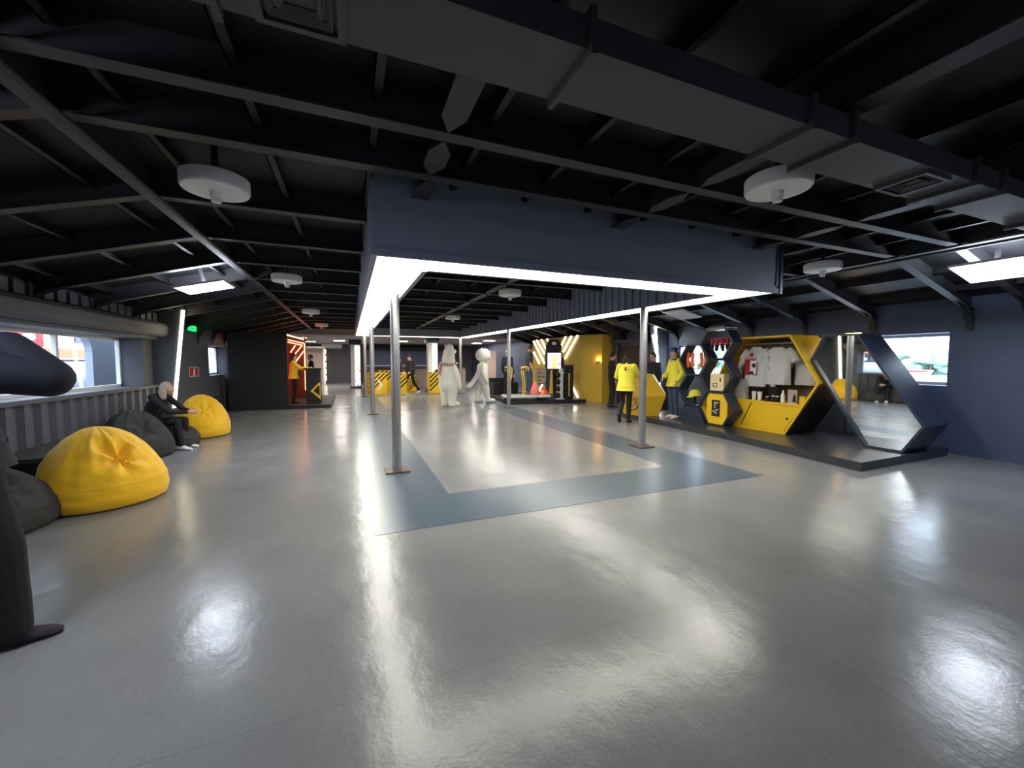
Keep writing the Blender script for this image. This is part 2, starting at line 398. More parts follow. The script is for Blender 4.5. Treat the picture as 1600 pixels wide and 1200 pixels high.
# ship frames with LED strips (one each side)
for sgn, xw, yy, lab in ((1, XL, 10.15, 'slanted LED strip column beside the long window'), (-1, XR, 9.55, 'slanted LED strip column beside the yellow faceted counter')):
    t = thing('light_column', lab, 'column', (xw, yy, 0))
    a = (xw+sgn*.23, 0); b = (xw+sgn*.52, 2.62)
    obj('fin', MB().prism([(xw, yy, 0), (a[0], yy, 0), (b[0], yy, 2.62), (xw, yy, 2.62)], (0, .25, 0)), greyw, t, w=True)
    obj('light_strip', MB().hexa([(a[0]+sgn*.062, yy-.02, .55), (a[0]+sgn*.107, yy-.02, .55), (a[0]+sgn*.107, yy+.03, .55), (a[0]+sgn*.062, yy+.03, .55),
                                  (b[0]-sgn*.005, yy-.02, 2.55), (b[0]+sgn*.04, yy-.02, 2.55), (b[0]+sgn*.04, yy+.03, 2.55), (b[0]-sgn*.005, yy+.03, 2.55)]), strip if sgn > 0 else stripw, t, w=True)
    if sgn < 0:
        obj('light_strip', MB().hexa([(a[0]+.2, yy+.12, .55), (a[0]+.27, yy+.12, .55), (a[0]+.27, yy+.2, .55), (a[0]+.2, yy+.2, .55),
                                      (b[0]-.11, yy-.04, 2.3), (b[0]-.04, yy-.04, 2.3), (b[0]-.04, yy+.04, 2.3), (b[0]-.11, yy+.04, 2.3)]), stripw, t, w=True)
# ------------------------------------------------------------------ canopy with luminous underside
def zf(y): return 2.405+(y-3.58)*.0145
CX0, CX1, CY0, CY1, CWD = .18, 5.25, 3.58, 18.7, .56
can = thing('light_canopy', 'large dark rectangular canopy with a glowing white underside on steel poles', 'canopy', (CX0, CY0, 2.4))
T = .05; ZT = ZB+DH
def fbox(x0, x1, y0, y1, zt=ZT):
    return MB().hexa([(x0, y0, zf(y0)), (x1, y0, zf(y0)), (x1, y1, zf(y1)), (x0, y1, zf(y1)), (x0, y0, zt), (x1, y0, zt), (x1, y1, zt), (x0, y1, zt)])
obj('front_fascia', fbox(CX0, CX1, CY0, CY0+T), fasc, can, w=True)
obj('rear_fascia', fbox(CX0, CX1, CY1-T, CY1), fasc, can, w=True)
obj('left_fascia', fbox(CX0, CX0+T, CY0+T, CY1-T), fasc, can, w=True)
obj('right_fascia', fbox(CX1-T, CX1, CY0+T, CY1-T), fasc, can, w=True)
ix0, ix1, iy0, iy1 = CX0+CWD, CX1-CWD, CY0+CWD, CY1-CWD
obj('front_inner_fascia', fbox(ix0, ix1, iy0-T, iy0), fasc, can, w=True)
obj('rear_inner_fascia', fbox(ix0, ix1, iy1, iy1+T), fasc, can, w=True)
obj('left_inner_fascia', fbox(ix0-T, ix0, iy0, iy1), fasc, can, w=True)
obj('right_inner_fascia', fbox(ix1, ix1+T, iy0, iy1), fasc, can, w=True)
m = MB(); y = iy0+.1
while y < iy1-.1:
    m.hexa([(ix1-.03, y, zf(y)), (ix1, y, zf(y)), (ix1, y+.07, zf(y)), (ix1-.03, y+.07, zf(y)), (ix1-.03, y, ZT), (ix1, y, ZT), (ix1, y+.07, ZT), (ix1-.03, y+.07, ZT)]); y += .2
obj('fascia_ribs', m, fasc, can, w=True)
obj('corner_trim', MB().box(CX1-.1, CX1-.07, CY0-.012, CY0, zf(CY0)+.08, ZT-.05).box(CX1-.04, CX1+.01, CY0-.02, CY0, zf(CY0)-.02, ZT-.02), slate, can, w=True)
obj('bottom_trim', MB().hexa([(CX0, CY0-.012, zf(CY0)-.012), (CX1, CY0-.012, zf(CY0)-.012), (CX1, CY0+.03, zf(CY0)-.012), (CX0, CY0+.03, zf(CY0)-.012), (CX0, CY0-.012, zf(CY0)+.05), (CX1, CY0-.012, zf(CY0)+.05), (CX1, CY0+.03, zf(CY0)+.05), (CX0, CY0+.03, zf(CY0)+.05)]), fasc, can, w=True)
def lpanel(x0, x1, y0, y1, poly=None):
    g = .008; P = poly or [(x0+g, y0+g), (x1-g, y0+g), (x1-g, y1-g), (x0+g, y1-g)]
    obj('glowing_panel', MB().prism([(x, y, zf(y)+.004) for x, y in P], (0, 0, .02)), film, can, w=True)
ys = [CY0+T+.0, 5.63, 7.7, 9.8, 11.9, 14.0, 16.1, CY1-T]
for i, (a, b) in enumerate(zip(ys[:-1], ys[1:])):
    for (x0, x1) in ((CX0+T, ix0-.0), (ix1, CX1-T)):
        lpanel(x0, x1, a, b)
for (a, b) in ((ix0, 2.0), (2.0, 3.35), (3.35, ix1)):
    lpanel(a, b, CY0+T, iy0-.0)
    lpanel(a, b, iy1, CY1-T)
# poles
pole_me = MB().tube([(0, 0, .02), (0, 0, 1)], .062, 20).mesh('pole', steel, smooth=True)
plate_me = MB().box(-.16, .16, -.16, .16, 0, .022).mesh('base_plate', rust, bevel=.004)
for px_, nm in ((.56, 'yellow bean bag'), (4.74, 'hexagon shelves')):
    for py_ in (5.6, 12.0, 18.1):
        lab = {(.56, 5.6): 'steel canopy pole at the front corner of the canopy facing the yellow bean bags', (4.74, 5.6): 'steel canopy pole in front of the hexagon display platform',
               (.56, 12.0): 'steel canopy pole across from the black booth', (4.74, 12.0): 'steel canopy pole beside the yellow hand rails', (.56, 18.1): 'steel canopy pole beside the yellow striped boxes', (4.74, 18.1): 'steel canopy pole behind the white bear costume'}[(px_, py_)]
        t = thing('canopy_pole', lab, 'pole', (px_, py_, 0), group='steel poles under the canopy')
        o = link('pole', None, t) if 0 else link('pole', MB().tube([(0, 0, .02), (0, 0, zf(py_)+.004)], .062, 20).mesh('pole', steel, smooth=True), t)
        link('base_plate', plate_me, t)
# ------------------------------------------------------------------ air duct across the near ceiling
du = thing('air_duct', 'flat dark grey air duct crossing the near ceiling', 'duct', (-1.35, 1.58, 2.74))
obj('duct_body', MB().box(-1.35, 8.6, 1.42, 1.75, 2.74, 2.87), ductm, du, w=True)
fme = MB().frame([(0, -.19, -.03), (0, .19, -.03), (0, .19, .155), (0, -.19, .155)], [(0, -.164, 0), (0, .164, 0), (0, .164, .13), (0, -.164, .13)], (.025, 0, 0)).mesh('duct_flange', ductm)
for fx in (-.42, .9, 2.25, 2.62, 4.0, 4.4, 5.6, 6.9, 8.2):
    o = link('duct_flange', fme, du); o.location = (fx+1.35, .005, 0)
for vx in (-.14, 3.62):
    v = obj('air_vent', MB().frame([(vx-.15, 1.44, 2.715), (vx+.15, 1.44, 2.715), (vx+.15, 1.73, 2.715), (vx-.15, 1.73, 2.715)], [(vx-.12, 1.465, 2.715), (vx+.12, 1.465, 2.715), (vx+.12, 1.705, 2.715), (vx-.12, 1.705, 2.715)], (0, 0, .027)), ductm, du, w=True)
    for k in (.085, .05):
        obj('vent_louvre', MB().frame([(vx-k-.02, 1.585-k-.02, 2.72), (vx+k+.02, 1.585-k-.02, 2.72), (vx+k+.02, 1.585+k+.02, 2.72), (vx-k-.02, 1.585+k+.02, 2.72)], [(vx-k, 1.585-k, 2.735), (vx+k, 1.585-k, 2.735), (vx+k, 1.585+k, 2.735), (vx-k, 1.585+k, 2.735)], (0, 0, .006)), ductm, v, w=True)
# ------------------------------------------------------------------ round ceiling fittings
def drum(x, y, z, lab):
    t = thing('ceiling_lamp', lab, 'lamp', (x, y, z), group='round white ceiling fittings')
    obj('drum', MB().lathe([(.19, -.005), (.215, 0), (.225, .015), (.225, .1), (.2, .115), (.05, .118)], seg=36), white, t, smooth=True)
    obj('nozzle', MB().lathe([(.018, -.085), (.034, -.08), (.034, -.05), (.042, -.045), (.042, 0)], seg=16), white, t, smooth=True)
    obj('stem', MB().lathe([(.025, .11), (.025, zc(x)+DH-z)], seg=10), beamp, t, smooth=True)
for x, y, lab in ((-.93, 3.75, 'round white ceiling fitting above the near yellow bean bag'), (3.05, 2.13, 'round white ceiling fitting beside the air duct'), (-.94, 7.5, 'round white ceiling fitting above the seated person, beyond the first lit panel'),
                  (6.3, 3.7, 'round white ceiling fitting between the canopy corner and the navy wall'), (2.95, 7.4, 'round white ceiling fitting inside the canopy opening, first along'), (-.97, 12.1, 'round white ceiling fitting between the canopy and the fire sign'),
                  (2.93, 12.1, 'round white ceiling fitting inside the canopy opening, second along'), (-.97, 16.4, 'round white ceiling fitting above the black stand with the diamond')):
    drum(x, y, 2.80, lab)
# ------------------------------------------------------------------ LED panels
def led_panel(x, y, on, lab, tilt, z):
    t = thing('led_panel', lab, 'light', (x, y, z)); t.rotation_euler = (0, tilt, 0)
    obj('panel_frame', MB().frame([(-.31, -.31, 0), (.31, -.31, 0), (.31, .31, 0), (-.31, .31, 0)], [(-.295, -.295, 0), (.295, -.295, 0), (.295, .295, 0), (-.295, .295, 0)], (0, 0, .03)), whitef, t)
    obj('diffuser', MB().box(-.295, .295, -.295, .295, .004, .02), ledw if on else ledoff, t)
    obj('hanger', MB().box(-.02, .02, -.02, .02, .02, zc(x)+.1-z), beamp, t)
tl = -math.radians(14)
led_panel(-1.98, 7.3, 1, 'lit square LED panel over the far yellow bean bag', tl, 2.6)
led_panel(-2.0, 1.7, 1, 'lit square LED panel over the standing dark figure', tl, 2.6)
led_panel(7.28, 2.35, 1, 'lit square LED panel hanging near the river window and the mirror', -tl, 2.6)
led_panel(7.28, 7.3, 0, 'unlit square LED panel above the faceted yellow counter', -tl, 2.6)
led_panel(-1.98, -2.6, 1, 'lit square LED panel behind the standing dark figure', tl, 2.6)
led_panel(7.28, -2.6, 1, 'lit square LED panel along the navy wall, nearest the front wall', -tl, 2.6)
def lobby_panel(x, y, lab):
    t = thing('led_panel', lab, 'light', (x, y, 2.72))
    obj('panel_frame', MB().frame([(-.31, -.31, 0), (.31, -.31, 0), (.31, .31, 0), (-.31, .31, 0)], [(-.29, -.29, 0), (.29, -.29, 0), (.29, .29, 0), (-.29, .29, 0)], (0, 0, .022)), whitef, t)
    obj('diffuser', MB().box(-.29, .29, -.29, .29, .004, .02), ledl, t)
for x, y, lab in ((-2.4, 23.2, 'lit lobby ceiling panel near the white door, nearer one'), (-2.3, 27.4, 'lit lobby ceiling panel near the white door, farther one'), (7.9, 25.9, 'lit lobby ceiling panel above the bright doorway, farther one'), (7.6, 22.4, 'lit lobby ceiling panel above the bright doorway, nearer one'), (3.0, 25.0, 'added lobby fill light panel over the bar counter'), (-.6, 25.5, 'added lobby fill light panel between the door and the glittering pillar')):  # the last two panels are extra fill lights, added to brighten the lobby
    lobby_panel(x, y, lab)
# ------------------------------------------------------------------ signs on the left wall
t = thing('exit_sign', 'small green lit exit sign high on the grey wall', 'sign', (XL, 12.35, 2.28))
obj('plate', MB().box(XL-.01, XL+.03, 12.14, 12.62, 2.27, 2.4), green, t, w=True)
obj('door_symbol', MB().box(XL+.03, XL+.032, 12.5, 12.55, 2.29, 2.38), whitep, t, w=True)
obj('arrow_symbol', MB().box(XL+.03, XL+.032, 12.2, 12.345, 2.325, 2.345).prism([(XL+.03, 12.34, 2.295), (XL+.03, 12.42, 2.335), (XL+.03, 12.34, 2.375)], (.002, 0, 0)), whitep, t, w=True)
t = thing('fire_sign', 'red fire extinguisher sign on the grey wall below the exit sign', 'sign', (XL, 12.38, 1.12))
obj('plate', MB().box(XL-.01, XL+.012, 12.05, 12.72, 1.12, 1.36), red, t, w=True)
obj('border', MB().frame([(XL+.012, 12.05, 1.12), (XL+.012, 12.72, 1.12), (XL+.012, 12.72, 1.36), (XL+.012, 12.05, 1.36)], [(XL+.012, 12.09, 1.135), (XL+.012, 12.68, 1.135), (XL+.012, 12.68, 1.345), (XL+.012, 12.09, 1.345)], (.002, 0, 0)), whitep, t, w=True)
obj('extinguisher_symbol', MB().box(XL+.012, XL+.014, 12.33, 12.45, 1.15, 1.28).box(XL+.012, XL+.014, 12.36, 12.42, 1.28, 1.32).box(XL+.012, XL+.014, 12.42, 12.5, 1.3, 1.315), whitep, t, w=True)
t = thing('fire_extinguisher', 'red fire extinguisher on the floor behind the far yellow bean bag', 'extinguisher', (-3.45, 13.0, 0))
obj('cylinder', MB().lathe([(.05, 0), (.075, .02), (.075, .42), (.05, .48), (.025, .5)], seg=18), red, t, smooth=True)
obj('valve', MB().lathe([(.03, .49), (.03, .55)], seg=10).box(-.02, .1, -.012, .012, .55, .57), matteblack, t)
obj('hose', MB().tube([(.04, 0, .54), (.12, 0, .5), (.13, 0, .3), (.1, 0, .2)], .012, 8), matteblack, t, smooth=True)
# ------------------------------------------------------------------ bean bags
def bean_bag(label, loc, R, H, m, dent, seed, group, sx=1.0, knot=True, dd=.16):
    rnd = random.Random(seed); t = thing('bean_bag', label, 'bean bag', loc, group=group)
    P = [(0.02, 0), (.80, 0), (.95, .03), (1.0, .13), (1.0, .26), (.95, .42), (.85, .57), (.70, .72), (.50, .86), (.30, .95), (.12, .995), (.02, 1.0)]
    nu, nv = 128, 72; L_ = [0]
    for a, b in zip(P[:-1], P[1:]): L_.append(L_[-1]+math.hypot((a[0]-b[0])*R, (a[1]-b[1])*H))
    def at(s):
        s *= L_[-1]
        for i in range(len(P)-1):
            if s <= L_[i+1]+1e-9:
                k = (s-L_[i])/(L_[i+1]-L_[i]); return P[i][0]+(P[i+1][0]-P[i][0])*k, P[i][1]+(P[i+1][1]-P[i][1])*k
        return P[-1]
    pp = [at(i/nv) for i in range(nv+1)]
    for _ in range(2): pp = [pp[0]]+[((pp[i-1][0]+2*pp[i][0]+pp[i+1][0])/4, (pp[i-1][1]+2*pp[i][1]+pp[i+1][1])/4 if pp[i][1] > .01 else pp[i][1]) for i in range(1, nv)]+[pp[-1]]
    ph = [rnd.uniform(0, 6.28) for _ in range(8)]
    dx, dy = math.cos(dent), math.sin(dent); rings = []
    for (r, h) in pp:
        ring = []
        for q in range(nu):
            a = 2*PI*q/nu; x = R*r*math.cos(a)*sx; y = R*r*math.sin(a); z = H*h
            sh = -.17*R*h*h*1.5; x += dx*sh; y += dy*sh
            w = h**1.2*(.013*math.sin(7*a+ph[0]+3*h)+.010*math.sin(13*a+ph[1]-4*h)+.006*math.sin(23*a+ph[2]+6*h))+.012*math.sin(3*a+ph[3])*math.sin(6*h+ph[4])+.004*math.sin(40*h+4*a+ph[6])*math.sin(5*a+ph[5])
            if 0.004 < h: x += math.cos(a)*w*R*1.6; y += math.sin(a)*w*R*1.6
            # dent with radiating folds
            cx, cy, cz = dx*.50*R, dy*.50*R, .66*H
            d2 = ((x-cx)**2+(y-cy)**2+(z-cz)**2)/(.36*R)**2; g = math.exp(-d2)
            ang = math.atan2(z-cz, (x-cx)*-dy+(y-cy)*dx); fo = g*(1-.5*(1-math.exp(-d2*5))*math.sin(5*ang+ph[6]))
            x -= dx*dd*R*fo; y -= dy*dd*R*fo; z -= dd*.7*R*fo
            ring.append((x, y, max(z, 0)))
        rings.append(ring)
    obj('sack', MB().rings(rings), m, t, smooth=True)
    zs = .30; ring = min(range(len(pp)), key=lambda i: abs(pp[i][1]-zs) if i > 18 else 9)
    sr = rings[ring]; obj('seam', MB().tube([Vector(p)*1.0 for p in sr]+[sr[0]], .005, 6, cap=False), m, t, smooth=True)
    if knot:
        m2 = MB(); c = Vector((dx*.36*R, dy*.36*R, .56*H))
        for k in range(9):
            a = 2*PI*k/9+rnd.uniform(-.2, .2); u = Vector((-dy, dx, 0))*math.cos(a)+Vector((-dx*.45, -dy*.45, .85))*math.sin(a); n_ = Vector((dx*.7, dy*.7, .6))
            m2.tube([c+n_*.05*R, c+n_*.06*R+u*.07*R, c+n_*.03*R+u*.16*R, c-n_*.02*R+u*.25*R], [.028*R, .032*R, .024*R, .008*R], 8)
        obj('gathered_knot', m2, m, t, smooth=True)
    return t
bean_bag('large bright yellow bean bag beside the charcoal bean bag', (-2.47, 5.55, 0), .51, .80, yellowd, math.radians(-42), 3, 'yellow bean bags', dd=.20)
bean_bag('smaller bright yellow bean bag beside the seated person', (-2.80, 9.75, 0), .47, .83, yellowd, math.radians(-66), 8, 'yellow bean bags', dd=.12)
bean_bag('charcoal bean bag behind the standing dark figure', (-3.08, 4.9, 0), .52, .62, dkfab, math.radians(-30), 11, 'charcoal bean bags', knot=False)
bean_bag('low charcoal bean bag with a peaked top under the corrugated wall', (-3.14, 7.95, 0), .46, .74, dkfab, math.radians(-40), 14, 'charcoal bean bags', knot=False)
bean_bag('charcoal bean bag with the grey haired person sitting on it', (-2.98, 8.68, 0), .44, .55, dkfab, math.radians(0), 17, 'charcoal bean bags', knot=False, dd=.1)
t = thing('bench', 'low black bench box with a red tag under the long window', 'bench', (-3.2, 6.4, 0))
obj('box', MB().box(-3.6, -2.98, 5.75, 7.45, 0, .40), matteblack, t, w=True, bevel=.02)
obj('cushion', MB().box(-3.6, -2.96, 5.73, 7.47, .40, .47), dkfab, t, w=True, bevel=.03)
obj('red_tag', MB().box(-2.98, -2.97, 6.25, 6.6, .31, .36), red, t, w=True, label='small red tag')
# ------------------------------------------------------------------ black booth with orange neon
t = thing('exhibit_booth', 'matt black booth wall with orange neon lining inside', 'booth', (-2.6, 14.3, 0))
obj('front_wall', MB().box(-3.42, -1.86, 14.3, 14.42, 0, 2.42), matteblack, t, w=True)
obj('curved_corner', MB().prism([(-3.42, 14.42, 0), (-3.42, 14.3, 0), (-3.48, 14.33, 0), (-3.55, 14.45, 0), (-3.6, 14.7, 0), (-3.6, 15.2, 0), (-3.5, 15.2, 0), (-3.48, 14.7, 0)], (0, 0, 1.95)), matteblack, t, w=True)
obj('side_wall', MB().box(-2.5, -2.42, 14.42, 17.4, 0, 2.42), orangep, t, w=True)
obj('rear_wall', MB().box(-2.42, -1.6, 17.3, 17.4, .05, 2.42), mat('dark_red_panel', (92, 34, 26), .6), t, w=True)
obj('poster_panel', MB().box(-2.42, -2.4, 15.0, 16.6, .3, 1.35), orangep, t, w=True)
pl = obj('plinth', MB().box(-2.5, -.62, 14.2, 18.3, 0, .1), matteblack, t, w=True)
def neon(a, b, m=neono, p=t, r=.03): return obj('neon_tube', MB().bar(a, b, r, r), m, p, w=True)
neon((-2.2, 17.27, 2.33), (-1.64, 17.27, 2.2)); neon((-2.2, 17.27, 2.24), (-1.72, 17.27, 2.13)); neon((-1.64, 17.27, 2.2), (-1.64, 17.27, .4))
neon((-1.72, 17.27, 2.13), (-2.1, 17.27, 1.6)); neon((-1.95, 17.27, 2.12), (-2.12, 17.27, 1.85)); neon((-1.68, 17.27, 1.9), (-1.95, 17.27, 1.5))
neon((-1.9, 14.44, 2.35), (-1.9, 14.44, .15)); neon((-1.9, 14.46, 2.36), (-1.66, 17.2, 2.34))
t = thing('reception_stand', 'tall black stand with a yellow diamond mark beside the booth', 'stand', (-1.2, 15.0, .1))
obj('body', MB().prism([(-1.41, 14.85, .1), (-.97, 14.85, .1), (-.97, 15.5, .1), (-1.41, 15.5, .1)], (0, 0, 1.13)), matteblack, t, w=True, bevel=.01)
obj('top', MB().box(-1.46, -.95, 14.82, 15.53, 1.23, 1.28), matteblack, t, w=True)
c = (-.97, .55); w_ = .3
obj('diamond_mark', MB().frame([(-1.27, 14.845, .52), (-1.0, 14.845, .8), (-.968, 14.845, .78), (-.968, 14.845, .22)], [(-1.19, 14.845, .52), (-1.03, 14.845, .69), (-.99, 14.845, .69), (-.99, 14.845, .35)], (0, -.012, 0)), yellow, t, w=True, label='yellow diamond outline')
# ------------------------------------------------------------------ far lobby
t = struct('door_1', MB().box(-2.95, -1.8, YF-.06, YF, 0, 2.36), cream, 'cream panelled door in the back wall')
obj('door_frame', MB().frame([(-3.05, YF-.08, 0), (-1.7, YF-.08, 0), (-1.7, YF-.08, 2.46), (-3.05, YF-.08, 2.46)], [(-2.93, YF-.08, .0), (-1.82, YF-.08, .0), (-1.82, YF-.08, 2.36), (-2.93, YF-.08, 2.36)], (0, .06, 0)), cream, t)
for x0, x1 in ((-2.82, -2.42), (-2.3, -1.92)):
    for z0, z1 in ((.25, 1.0), (1.15, 2.2)):
        obj('door_panel', MB().box(x0, x1, YF-.085, YF-.05, z0, z1), cream, t, bevel=.015)
obj('door_handle', MB().box(-1.95, -1.88, YF-.13, YF-.08, 1.0, 1.04), steel, t)
t = thing('light_portal', 'glowing dotted white door surround at the end of the lobby', 'portal', (-1.62, 29.5, 0))
obj('post', MB().box(-1.7, -1.58, 29.4, 29.5, 0, 2.4), white, t, w=True)
obj('lintel', MB().box(-2.95, -1.58, 29.4, 29.5, 2.4, 2.5), white, t, w=True)
for i in range(5): obj('bulb_strip', MB().box(-1.56, -1.53, 29.38, 29.4, .25+i*.44, .55+i*.44), strip, t, w=True)
t = thing('air_conditioner', 'white wall air conditioner above the lobby door', 'air conditioner', (-1.2, YF, 2.46))
obj('casing', MB().box(-1.85, -.55, YF-.26, YF, 2.44, 2.73), white, t, w=True, bevel=.03)
obj('air_flap', MB().box(-1.78, -.62, YF-.275, YF-.26, 2.47, 2.53), ledoff, t, w=True)
for x, y, s_, lab in ((.24, 24.4, .24, 'glittering lit square pillar near the striped boxes'), (3.84, 20.4, .23, 'glittering lit square pillar behind the bear costume')):
    t = thing('glitter_pillar', lab, 'pillar', (x, y, 0), group='glittering lobby pillars')
    obj('base', MB().box(-s_-.06, s_+.06, -s_-.06, s_+.06, 0, .1), slate, t)
    obj('core', MB().box(-s_, s_, -s_, s_, .1, 2.45), whitef, t)
    obj('sequin_panel', MB().box(-s_*.1, s_*.95, -s_-.02, -s_, .14, 2.42), sequinm, t, label='shimmering white sequin panel')
    obj('sequin_panel', MB().box(s_, s_+.02, -s_*.9, s_*.9, .14, 2.42), sequinm, t, label='shimmering white sequin panel')
    obj('capital', MB().box(-s_-.09, s_+.09, -s_-.09, s_+.09, 2.45, 2.74), slate, t)
def striped_box(lab, loc, w, d, h, rz, arrow=False):
    t = thing('striped_box', lab, 'box', loc, rz, 'yellow striped boxes')
    obj('body', MB().box(-w/2, w/2, -d/2, d/2, 0, h), yellow, t, bevel=.012)
    k = 0; x = -w/2
    for i in range(5):
        z0 = h*.08+i*h*.2
        P = [(-w/2, z0), (-w/2, z0+.09), (w/2, min(h-.01, z0+.09+w*.95)), (w/2, min(h-.01, z0+w*.95))]
        if P[2][1]-P[3][1] < .02: 
            zz = h-.01; P = [(-w/2, z0), (-w/2, min(zz, z0+.09)), (-w/2+max(.02, (zz-z0-.09)/.95), zz), (-w/2+(zz-z0)/.95, zz)]
            if z0+.09 > zz: continue
        obj('stripe', MB().prism([(a+(.004 if a < 0 else -.004), -d/2-.004, b) for a, b in P], (0, .006, 0)), blackp, t)
    if arrow:
        obj('arrow_mark', MB().prism([(.02, -d/2-.008, h*.2), (.2, -d/2-.008, h*.45), (.02, -d/2-.008, h*.7), (-.06, -d/2-.008, h*.7), (.1, -d/2-.008, h*.45), (-.06, -d/2-.008, h*.2)], (0, .006, 0)), whitep, t)
    return t
striped_box('yellow box with black stripes and a white arrow by the canopy pole', (1.05, 19.3, 0), .8, .7, .98, .25, True)
striped_box('yellow box with black stripes standing behind the arrow box', (1.66, 21.6, 0), .8, .7, 1.05, -.1)
striped_box('yellow box with black stripes beside the walking man', (2.12, 19.0, 0), .5, .6, .98, 0)
striped_box('yellow box with black stripes beside the bear costume', (3.85, 19.1, 0), .85, .6, 1.0, 0)
striped_box('narrow yellow box seen behind the walking man', (2.85, 20.6, 0), .35, .4, .8, .2)
for i, (dx, dy) in enumerate(((-.08, -.05), (.08, .06), (.0, .12))):
    solo('black_glove', MB().tube([(3.75+dx, 19.0+dy, 1.04), (3.85+dx, 19.0+dy, 1.05+.03*i), (3.95+dx, 18.98+dy, 1.04)], [.035, .045, .03], 8).tube([(3.93+dx, 18.98+dy, 1.045), (4.03+dx, 18.95+dy, 1.07)], [.02, .014], 6), [blackc, whitep, blackc][i], ['black glove lying on the striped box near the pillar', 'white glove lying on the striped box near the pillar', 'black folded glove at the back of the striped box top'][i], 'glove', (3.85+dx, 19.0+dy, 1.0), smooth=True)
t = thing('bar_counter', 'long pinkish grey bar counter in the lobby', 'counter', (4.2, 23.6, 0))
obj('body', MB().box(2.5, 6.4, 23.3, 24.0, 0, 1.1), pinkc, t, w=True)
obj('counter_top', MB().box(1.2, 6.5, 23.25, 24.1, 1.1, 1.15), slate, t, w=True)
obj('side_panel', MB().box(1.2, 2.5, 23.4, 24.0, 0, 1.1), greyw, t, w=True)
t = thing('bar_shelf', 'dark recessed bar back shelf behind the counter', 'shelf', (3.5, 29.8, 0))
obj('back_panel', MB().box(1.0, 6.6, 29.9, 30.0, 0, 2.3), navy, t, w=True)
obj('shelf', MB().box(1.0, 6.6, 29.5, 29.9, 1.18, 1.23), white, t, w=True)
obj('pelmet', MB().box(1.0, 6.6, 29.3, 30.0, 2.3, 2.5), matteblack, t, w=True)
t = struct('door_2', MB().box(8.1, 8.75, 24.4, 24.44, .0, 2.2), cream, 'bright cream curtain doorway at the lobby side')
for i in range(6): obj('curtain_fold', MB().tube([(8.15+i*.11, 24.39, .03), (8.15+i*.11, 24.39, 2.18)], .05, 10), cream, t, smooth=True)
t = thing('lobby_projector', 'small white projector hanging from the lobby ceiling', 'projector', (3.05, 22.0, 2.6))
obj('casing', MB().box(2.85, 3.25, 21.85, 22.15, 2.52, 2.66), white, t, w=True, bevel=.03); obj('mount', MB().box(3.02, 3.08, 21.97, 22.03, 2.66, 2.74), white, t, w=True)
# ------------------------------------------------------------------ scanner platform, neon wall, machines
px0 = [(5.08, 12.78), (7.93, 12.40), (7.93, 16.5), (5.36, 16.4)]
solo('exhibit_platform', MB().prism([(x, y, 0) for x, y in px0], (0, 0, .12)), matteblack, 'low black exhibit platform under the treadmill and neon wall', 'platform', (6.5, 14.4, 0))
neonw = mat('neon_white', (255, 255, 255), .5, emit=2.2, ecol=(255, 250, 240))
t = thing('neon_wall', 'yellow exhibit wall block with white neon chevrons', 'wall', (8.4, 14, 0))
obj('block', MB().prism([(8.02, 12.95, 0), (8.5, 12.25, 0), (8.98, 12.25, 0), (8.98, 17.2, 0), (8.02, 17.2, 0)], (0, 0, 2.5)), mat('mustard_board', (206, 168, 50), .55, noise=.15, nscale=2), t, w=True)
for (a, b) in (((17.07, 2.46), (15.93, 1.41)), ((16.73, 2.49), (15.93, 1.84)), ((16.26, 2.49), (15.4, 1.75)), ((17.07, 1.95), (16.45, 1.41)), ((15.7, 2.49), (15.2, 2.05)),
               ((14.05, 2.49), (14.5, 2.05)), ((13.6, 2.49), (14.25, 1.9)), ((13.15, 2.49), (14.1, 1.62)), ((13.75, .75), (13.09, .14)), ((13.9, .42), (13.52, .1))):
    obj('neon_tube', MB().bar((8.0, a[0], a[1]), (8.0, b[0], b[1]), .045, .05, up=(1, 0, 0)), neonw, t, w=True)
lp = obj('spot_lamp', MB().lathe([(.02, 0), (.05, .02), (.05, .07), (.02, .09)], c=(8.4, 12.33, 1.52), seg=14), amber, t, w=True, smooth=True, label='glowing amber spot lamp')
obj('lamp_bracket', MB().box(8.37, 8.43, 12.3, 12.45, 1.49, 1.52), matteblack, t, w=True)
# treadmill with yellow handrails
t = thing('treadmill', 'low grey treadmill with yellow bent handrails', 'treadmill', (5.85, 13.12, .12), math.radians(-10))
obj('deck', MB().box(-.85, .85, -.3, .3, .1, .19), whitef, t, bevel=.015)
obj('belt', MB().box(-.8, .8, -.25, .25, .19, .2), mat('belt_grey', (120, 120, 124), .7), t)
for sx_ in (-.7, .7):
    for sy_ in (-.22, .22): obj('foot', MB().box(sx_-.06, sx_+.06, sy_-.05, sy_+.05, 0, .1), matteblack, t)
for k, (xx, f) in enumerate(((-.62, -1), (-.12, 1))):
    for sy_ in (-.27, .02):
        obj('handrail', MB().tube([(xx, sy_, .19), (xx+f*.02, sy_, .6), (xx-f*.05, sy_, 1.05), (xx-f*.05, sy_, 1.16), (xx+f*.06, sy_, 1.2), (xx+f*.14, sy_, 1.17), (xx+f*.15, sy_, 1.05)], .022, 8), yellow, t, smooth=True)
    obj('cross_rail', MB().tube([(xx-f*.05, -.27, 1.14), (xx-f*.05, .02, 1.14)], .02, 8), yellow, t, smooth=True)
t = thing('board_sign', 'taupe display board with four lines of dark lettering and an orange foot', 'sign', (6.55, 13.25, .12), math.radians(-8))
obj('board', MB().prism([(-.22, 0, .0), (.22, 0, .0), (.22, .02, 0), (.22, .06, 1.13), (-.22, .06, 1.13)] if 0 else [(-.22, -.02, 0), (.22, -.02, 0), (.22, .02, 0), (-.22, .02, 0)], (0, 0, 1.14)), cardb, t)
